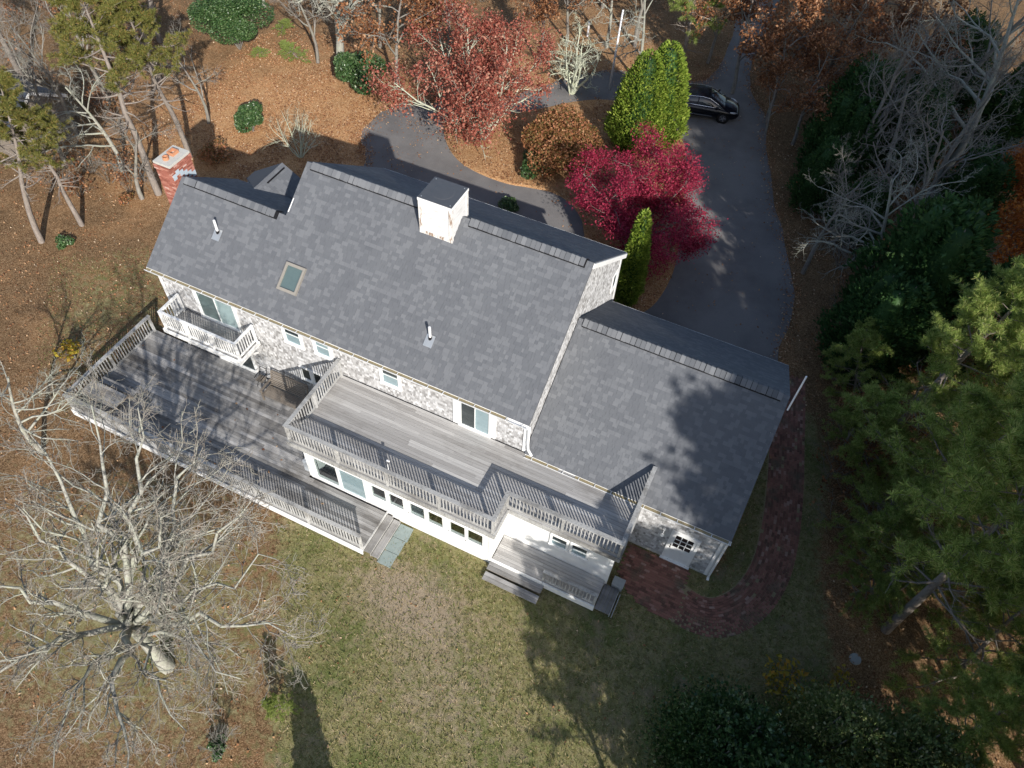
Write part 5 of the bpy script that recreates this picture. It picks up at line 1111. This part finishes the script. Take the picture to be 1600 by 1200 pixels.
    more = [(BARE[0][2], tuple(onz(1390, 150, 6)[:2]), 1.05, 2., 'leafless_tree', 'bare tree between the rust oaks and the dark cedar', 'leafless trees'), (BARE[2][2], tuple(onz(1520, 210, 6)[:2]), 1.1, 4.4, 'leafless_tree', 'bare tree left of the orange oak', 'leafless trees'), (BARE[1][2], tuple(onz(1400, 350, 5)[:2]), .9, 1.1, 'leafless_tree', 'bare tree just behind the dark cedar on the right', 'leafless trees'), (BARE[0][2], tuple(onz(1300, 330, 4)[:2]), .75, .6, 'leafless_tree', 'small bare tree reaching over the drive edge below the cedar', 'leafless trees'),
            (OAK[0], (6.6, 42), 1.1, 1.4, 'rust_oak', 'rust oak at the top edge right of the drive', 'rust leaved oaks'), (OAK[0], tuple(onz(1370, 20, 5)[:2]), .9, 4.4, 'rust_oak', 'rust oak near the top right corner', 'rust leaved oaks'), (OAK[0], tuple(onz(1275, 130, 4)[:2]), .7, 2.9, 'rust_oak', 'lower rust oak above the dark cedar', 'rust leaved oaks'), (OAK[0], (-4.2, 40), 1., 2.7, 'rust_oak', 'rust oak at the top edge above the flagpole', 'rust leaved oaks'),
            (OAK[0], (17.3, 10.4), .55, .4, 'rust_oak', 'low rust oak among the sunlit pines', 'rust leaved oaks'), (OAK[0], (13.3, 5.0), .42, 3.4, 'rust_oak', 'low rust oak sapling near the garage end', 'rust leaved oaks'),
            (YPINE[0], (16.8, 8.4), 1.0, 2.4, 'young_pine', 'young pine right of the dark cedar', 'young pines'), (YPINE[0], (13.3, 8.0), .72, 5.1, 'young_pine', 'young pine behind the garage corner', 'young pines'), (YPINE[0], (17.9, 1.2), .95, .9, 'young_pine', 'young pine at the right edge below the tall pine', 'young pines'), (YPINE[0], (18.6, -2.6), .95, 3.8, 'young_pine', 'young pine right of the slanting trunk', 'young pines'), (YPINE[0], (14.9, -.9), .45, 1.9, 'young_pine', 'small pine sapling left of the slanting trunk', 'young pines'),
            (CEDAR[0], (17.2, 12.6), .9, 1.2, 'red_cedar', 'dark cedar below the orange oak', 'cedars'), (CEDAR[0], (12.2, 27.6), .8, 3.1, 'red_cedar', 'cedar half hidden by the largest bare tree', 'cedars'),
            (PITCH[0], (-36, 9), .95, 2.2, 'pitch_pine', 'pine at the left edge above the shed', 'pines at the top left'), (PITCH[1], (-28.4, -2.2), .75, .9, 'pitch_pine', 'pine at the left edge below the shed', 'pines at the top left'), (BARE[0][2], (-31, 10.2), .9, 2.9, 'leafless_tree', 'bare tree in front of the top left pines', 'leafless trees'), (BARE[2][2], (-24.6, 11.4), .62, 1.2, 'leafless_tree', 'slender bare tree right of the shed', 'leafless trees'),
            (OAK[0], (-38, 22), 1., 1.2, 'rust_oak', 'rust oak in the top left corner', 'rust leaved oaks'), (BARE[0][2], (-19.5, 35), 1., 5.2, 'leafless_tree', 'bare tree beyond the oak left of the red tree', 'leafless trees'), (OAK[0], (-9.8, 30.2), .7, 4.1, 'rust_oak', 'small rust oak right behind the red tree', 'rust leaved oaks')]
    more += [(CEDAR[0], tuple(onz(1310, 235, 2)[:2]), .8, .7, 'red_cedar', 'dark cedar under the bare branches right of the drive', 'cedars'), (CEDAR[0], tuple(onz(1420, 230, 2)[:2]), .8, 2.7, 'red_cedar', 'dark cedar beneath the largest bare tree', 'cedars'), (CEDAR[0], tuple(onz(1350, 330, 2)[:2]), .6, 4.7, 'red_cedar', 'low dark cedar deep in the bare branches', 'cedars'), (CEDAR[0], tuple(onz(1500, 330, 2)[:2]), .8, 1.7, 'red_cedar', 'dark cedar left of the orange oak', 'cedars'), (CEDAR[0], tuple(onz(1480, 130, 2)[:2]), .9, 3.7, 'red_cedar', 'dark cedar near the top right corner', 'cedars'), (CEDAR[0], tuple(onz(1570, 200, 2)[:2]), .9, 5.7, 'red_cedar', 'dark cedar at the right edge above the orange oak', 'cedars'),
             (OAK[0], tuple(onz(1440, 60, 5)[:2]), .9, .4, 'rust_oak', 'rust oak behind bare limbs in the top right', 'rust leaved oaks'), (OAK[0], tuple(onz(1220, 140, 3)[:2]), .5, 3.9, 'rust_oak', 'low rust oak at the drive edge right of the car', 'rust leaved oaks'), (OAK[0], tuple(onz(1130, 5, 4)[:2]), .7, 1.9, 'rust_oak', 'rust oak hanging over the top of the drive', 'rust leaved oaks'),
             (OAK[0], tuple(onz(700, -5, 4)[:2]), .7, 5.9, 'rust_oak', 'rust oak peeking above the red tree', 'rust leaved oaks'), (BARE[2][2], tuple(onz(480, 0, 4)[:2]), .7, .9, 'leafless_tree', 'bare tree at the top edge right of the holly', 'leafless trees'), (BARE[1][2], tuple(onz(1020, 10, 5)[:2]), .8, 2.2, 'leafless_tree', 'bare tree at the top edge above the arborvitae', 'leafless trees'), (BARE[0][2], tuple(onz(60, 80, 5)[:2]), .8, 5.2, 'leafless_tree', 'bare tree in the top left corner over the shed', 'leafless trees'), (OAK[1], tuple(onz(1580, 270, 4)[:2]), .6, 4.2, 'orange_oak', 'smaller orange oak above the other at the right edge', None)]
    for parts, loc, sc, rot, nm, lb, gp in more: place(nm, parts, loc, lb, 'tree', rot, sc, gp)
    # trees south-east of the frame: unseen, casting shadow on the lawn, the garage end and the drive
    ST = lambda s_, t_: (-.6816*t_+.7318*s_, .7318*t_+.6816*s_)
    off = [(PINE[1], (12.4, -12.4), .62, 1.), (PINE[0], (14.0, -11.8), .7, 0.), (PINE[0], (13.7, -13.0), .78, 2.), (PINE[0], (11.4, -13.4), .55, 3.), (TALL, ST(7.9, -25), 1.6, 1.), (TALL, ST(9.8, -25.5), 1.7, 2.), (TALL, ST(8.8, -23), 1.45, 3.), (TALL, ST(7.2, -23.5), 1.3, 5.), (TALL, ST(10.2, -23.5), 1.65, 4.),
           (PINE[0], ST(3., -20), .72, 1.5), (PINE[1], ST(9.3, -20.5), .85, 2.5), (PINE[0], ST(4.9, -19.6), .62, 4.5), (PINE[1], ST(7., -20.5), .68, .5), (PINE[0], ST(12.4, -21), 1.1, 1.), (PINE[1], ST(14.6, -21), 1.12, 2.), (PINE[0], ST(16.6, -20), 1.05, 3.), (TALL, ST(19.8, -18.5), 1.95, .5), (TALL, ST(21.6, -19), 2.0, 3.3), (TALL, ST(23.6, -17.5), 2.0, .8), (TALL, ST(25.6, -18), 2.1, 4.1), (TALL, ST(27.6, -16.5), 2.0, 5.), (TALL, ST(29.6, -15.5), 2.1, 1.9), (TALL, ST(32, -14), 2.0, 2.6), (TALL, ST(34.5, -12.5), 2.1, .4), (TALL, ST(37, -11), 2.0, 1.4), (PINE[0], ST(24.5, -14.2), 1.3, 2.), (PINE[1], ST(29.5, -12), 1.3, 1.), (PINE[1], ST(33, -8), 1.3, 0.)]
    for parts, loc, sc, rot in off: place('evergreen_tree', parts, loc, 'evergreen tree standing just outside the lower right of the picture', 'tree', rot, sc, 'evergreens outside the frame')
    # --- lawn
    place('juniper', YPINE[0], G(447, 1108), 'little dark green conifer on the lawn by the bare tree', 'shrub', .4, (.22, .22, .26))
    br, tips = vase(201, 1.3, .5, 10, SM, .012); place('bare_shrub', split(br, 'lawn_shrub', 'grey_bark', .008), G(345, 1165), 'upright leafless twiggy shrub near the bottom left', 'shrub')
    place('green_tuft', bushy(202, .35, .4, 500, .06, 'holly_leaf', 4, .5), G(342, 1172), 'low green tuft at the twiggy shrub foot', 'plant')
    place('columnar_cedar', arbor(203, 3.0, .5, 3500, 'cedar_leaf', L=.18, w=.05), (1.9, -16.2), 'narrow cedar just below the bottom edge casting its shadow', 'tree')
    place('yellow_sapling', bushy(204, 1.8, 1.1, 200, .09, 'leaf_yellow', 7, .7), G(1222, 1085), 'yellow leaved sapling at the dark lawn edge', 'shrub')
    place('yellow_sapling', bushy(205, .9, .6, 90, .08, 'leaf_yellow', 5, .7), G(1310, 1075), 'small yellowing sapling beside the round concrete cap', 'shrub')
    # brushy twigs on the shaded slope
    for i, (u, v, lb) in enumerate(((1370, 850, 'grey twiggy brush below the pines on the right'), (1310, 420, 'grey twiggy brush at the drive edge'), (1330, 545, 'grey twiggy brush behind the garage'))):
        br, tips = vase(210+i, 2.2, 2., 12, SM, .02); place('brush', split(br, 'brush', 'grey_bark', .012), G(u, v), lb, 'shrub', 0, 1., 'twiggy brush')
trees()
def underbrush():
    r = np.random.default_rng(91); br = []; lv = []
    spots = [(onz(u, v)[:2], r.uniform(.7, 1.5)) for u, v in [(r.uniform(1240, 1600), r.uniform(60, 560)) for _ in range(95)]+[(r.uniform(1170, 1420), r.uniform(0, 150)) for _ in range(26)]+[(r.uniform(1290, 1600), r.uniform(560, 900)) for _ in range(34)]+[(r.uniform(0, 230), r.uniform(0, 330)) for _ in range(50)]+[(r.uniform(400, 1000), r.uniform(-10, 40)) for _ in range(22)]]
    for (x, y), h in spots:
        if inside(DRIVE, np.array([x]), np.array([y]))[0] or (x > 8 and x < 12.9 and y < 9) or inside(DRIVE, np.array([x-.9]), np.array([y]))[0]: continue
        b, tips = vase(int(r.integers(1e9)), h*1.3, h*1.1, 5, [dict(k=4, ang=(25, 60), len=.5, n=4, gn=.22, up=.03, t0=.2, rmin=.007), dict(k=3, ang=(25, 60), len=.55, n=3, gn=.25, up=.0, t0=.2, rmin=.006)], .016)
        br += [(P+np.array([x, y, 0]), R) for P, R in b]; T = np.array([t[0] for t in tips]); k = r.random(len(T)) < r.choice([0, .3, .9]); lv.append(np.repeat(T[k], 3, 0)+r.normal(0, .12, (k.sum()*3, 3))+np.array([x, y, 0]))
    o = link('underbrush', tubes_mesh('underbrush', br, 'grey_bark'), None); stuff(o); tag(o, 'tangled grey twiggy underbrush along the edges of the wood', 'brush')
    o2 = link('dead_leaves', leaves_mesh('dead_leaves', np.concatenate(lv), .075, 'leaf_rust', 92, .3), None, o); stuff(o2)
underbrush()
# ------------------------------------------------------------------ fallen leaves and grass (uncountable)
def scatter():
    r = np.random.default_rng(55)
    HB = [(-16.2, -7.7), (-2, -7.7), (-2, -6), (6.6, -6), (6.6, -2.6), (9.9, -2.6), (9.9, 5.9), (2.1, 5.9), (2.1, 6.7), (-14.3, 6.7), (-14.3, -2.6), (-16.2, -2.6)]
    def pts(n, x0, x1, y0, y1, keep): 
        X = r.uniform(x0, x1, n); Y = r.uniform(y0, y1, n); q = np.clip(.62+.5*np.sin(1.3*X+1.7*np.sin(.9*Y))*np.sin(1.1*Y+1.3*np.sin(.7*X))+.3*np.sin(3.1*X+2*np.sin(2.3*Y)), .12, 1.2); k = (~inside(HB, X, Y)) & (r.random(n) < keep(X, Y)*q); return np.stack([X[k], Y[k]], 1)
    inD = lambda X, Y: inside(DRIVE, X, Y) & ~inside(ISLAND, X, Y)
    A = pts(190000, -36, 22, -20, 40, lambda X, Y: np.where(inD(X, Y), .07, np.where(inside(LAWN, X, Y), .03, np.where((Y < -6.5) & (X > -17) & (X < 0), .22, .62))))
    B = pts(30000, -13, 4, 8.5, 26, lambda X, Y: np.where(inside(ISLAND, X, Y), 1., 0.)); Cc = pts(46000, -28, -12, 8, 23, lambda X, Y: np.where(inD(X, Y), np.where((Y > 16.5), .22, .07), .8))
    E_ = np.repeat(DRIVE, 26, 0)+r.normal(0, .3, (len(DRIVE)*26, 2)); E_ = E_[~inside(HB, E_[:, 0], E_[:, 1]) & (E_[:, 1] < 34)]
    P = np.concatenate([A, B, Cc, E_]); isl = inside(ISLAND, P[:, 0], P[:, 1])
    c = np.c_[P, np.where(isl, .15, .03)+r.uniform(0, .03, len(P))]
    o = link('fallen_leaves', leaves_mesh('fallen_leaves', c, .043, 'fallen_leaf', 56, 1.4, .62, .5)); stuff(o); tag(o, 'carpet of orange and brown fallen leaves over the yard', 'leaves')
    D = np.stack([r.uniform(-16, 9.5, 420), r.uniform(-7.6, 5, 420)], 1); k = (D[:, 1] < -2.8) & (D[:, 0] < -2.3) & (D[:, 0] > -16) & ((D[:, 1] < -5.9) | (D[:, 0] < -5.7)) & (r.random(420) < .3)
    c = np.c_[D[k], np.full(k.sum(), ZL+.012)]; o = link('deck_leaves', leaves_mesh('deck_leaves', c, .06, 'fallen_leaf', 57, 2.5, .62, .4)); stuff(o); tag(o, 'few dry leaves blown onto the lower deck', 'leaves')
    n = 95000; X = r.uniform(-6.5, 15, n); Y = r.uniform(-19, 7, n); k = inside(LAWN, X, Y); bl = [PATIO]
    for q in bl: k &= ~inside(q, X, Y)
    k &= ~inside(HB, X, Y); d = np.min(np.linalg.norm(np.stack([X, Y], 1)[:, None]-PATHC[None, ::4], axis=2), 1); k &= d > .72
    W2 = r.uniform(-24, -14.5, 30000), r.uniform(-8, 4.5, 30000); kw = inside(WEST, *W2) & (r.random(30000) < .3)
    P = np.concatenate([np.stack([X[k], Y[k]], 1), np.stack([W2[0][kw], W2[1][kw]], 1)]); m = len(P)
    a = r.random(m)*6.28; h = r.uniform(.03, .085, (m, 1)); b = np.c_[P, np.zeros(m)]; s = np.c_[np.cos(a), np.sin(a), np.zeros(m)]*r.uniform(.008, .02, (m, 1)); t = np.c_[r.normal(0, .05, (m, 2)), h]
    V = np.stack([b-s, b+s, b+t+s*.5, b+t-s*.3], 1).reshape(-1, 3); me = np_mesh('grass', V, np.arange(m*4).reshape(-1, 4)); o = link('grass', me, 'grass_blade'); stuff(o); tag(o, 'short dry autumn lawn grass', 'grass')
scatter()
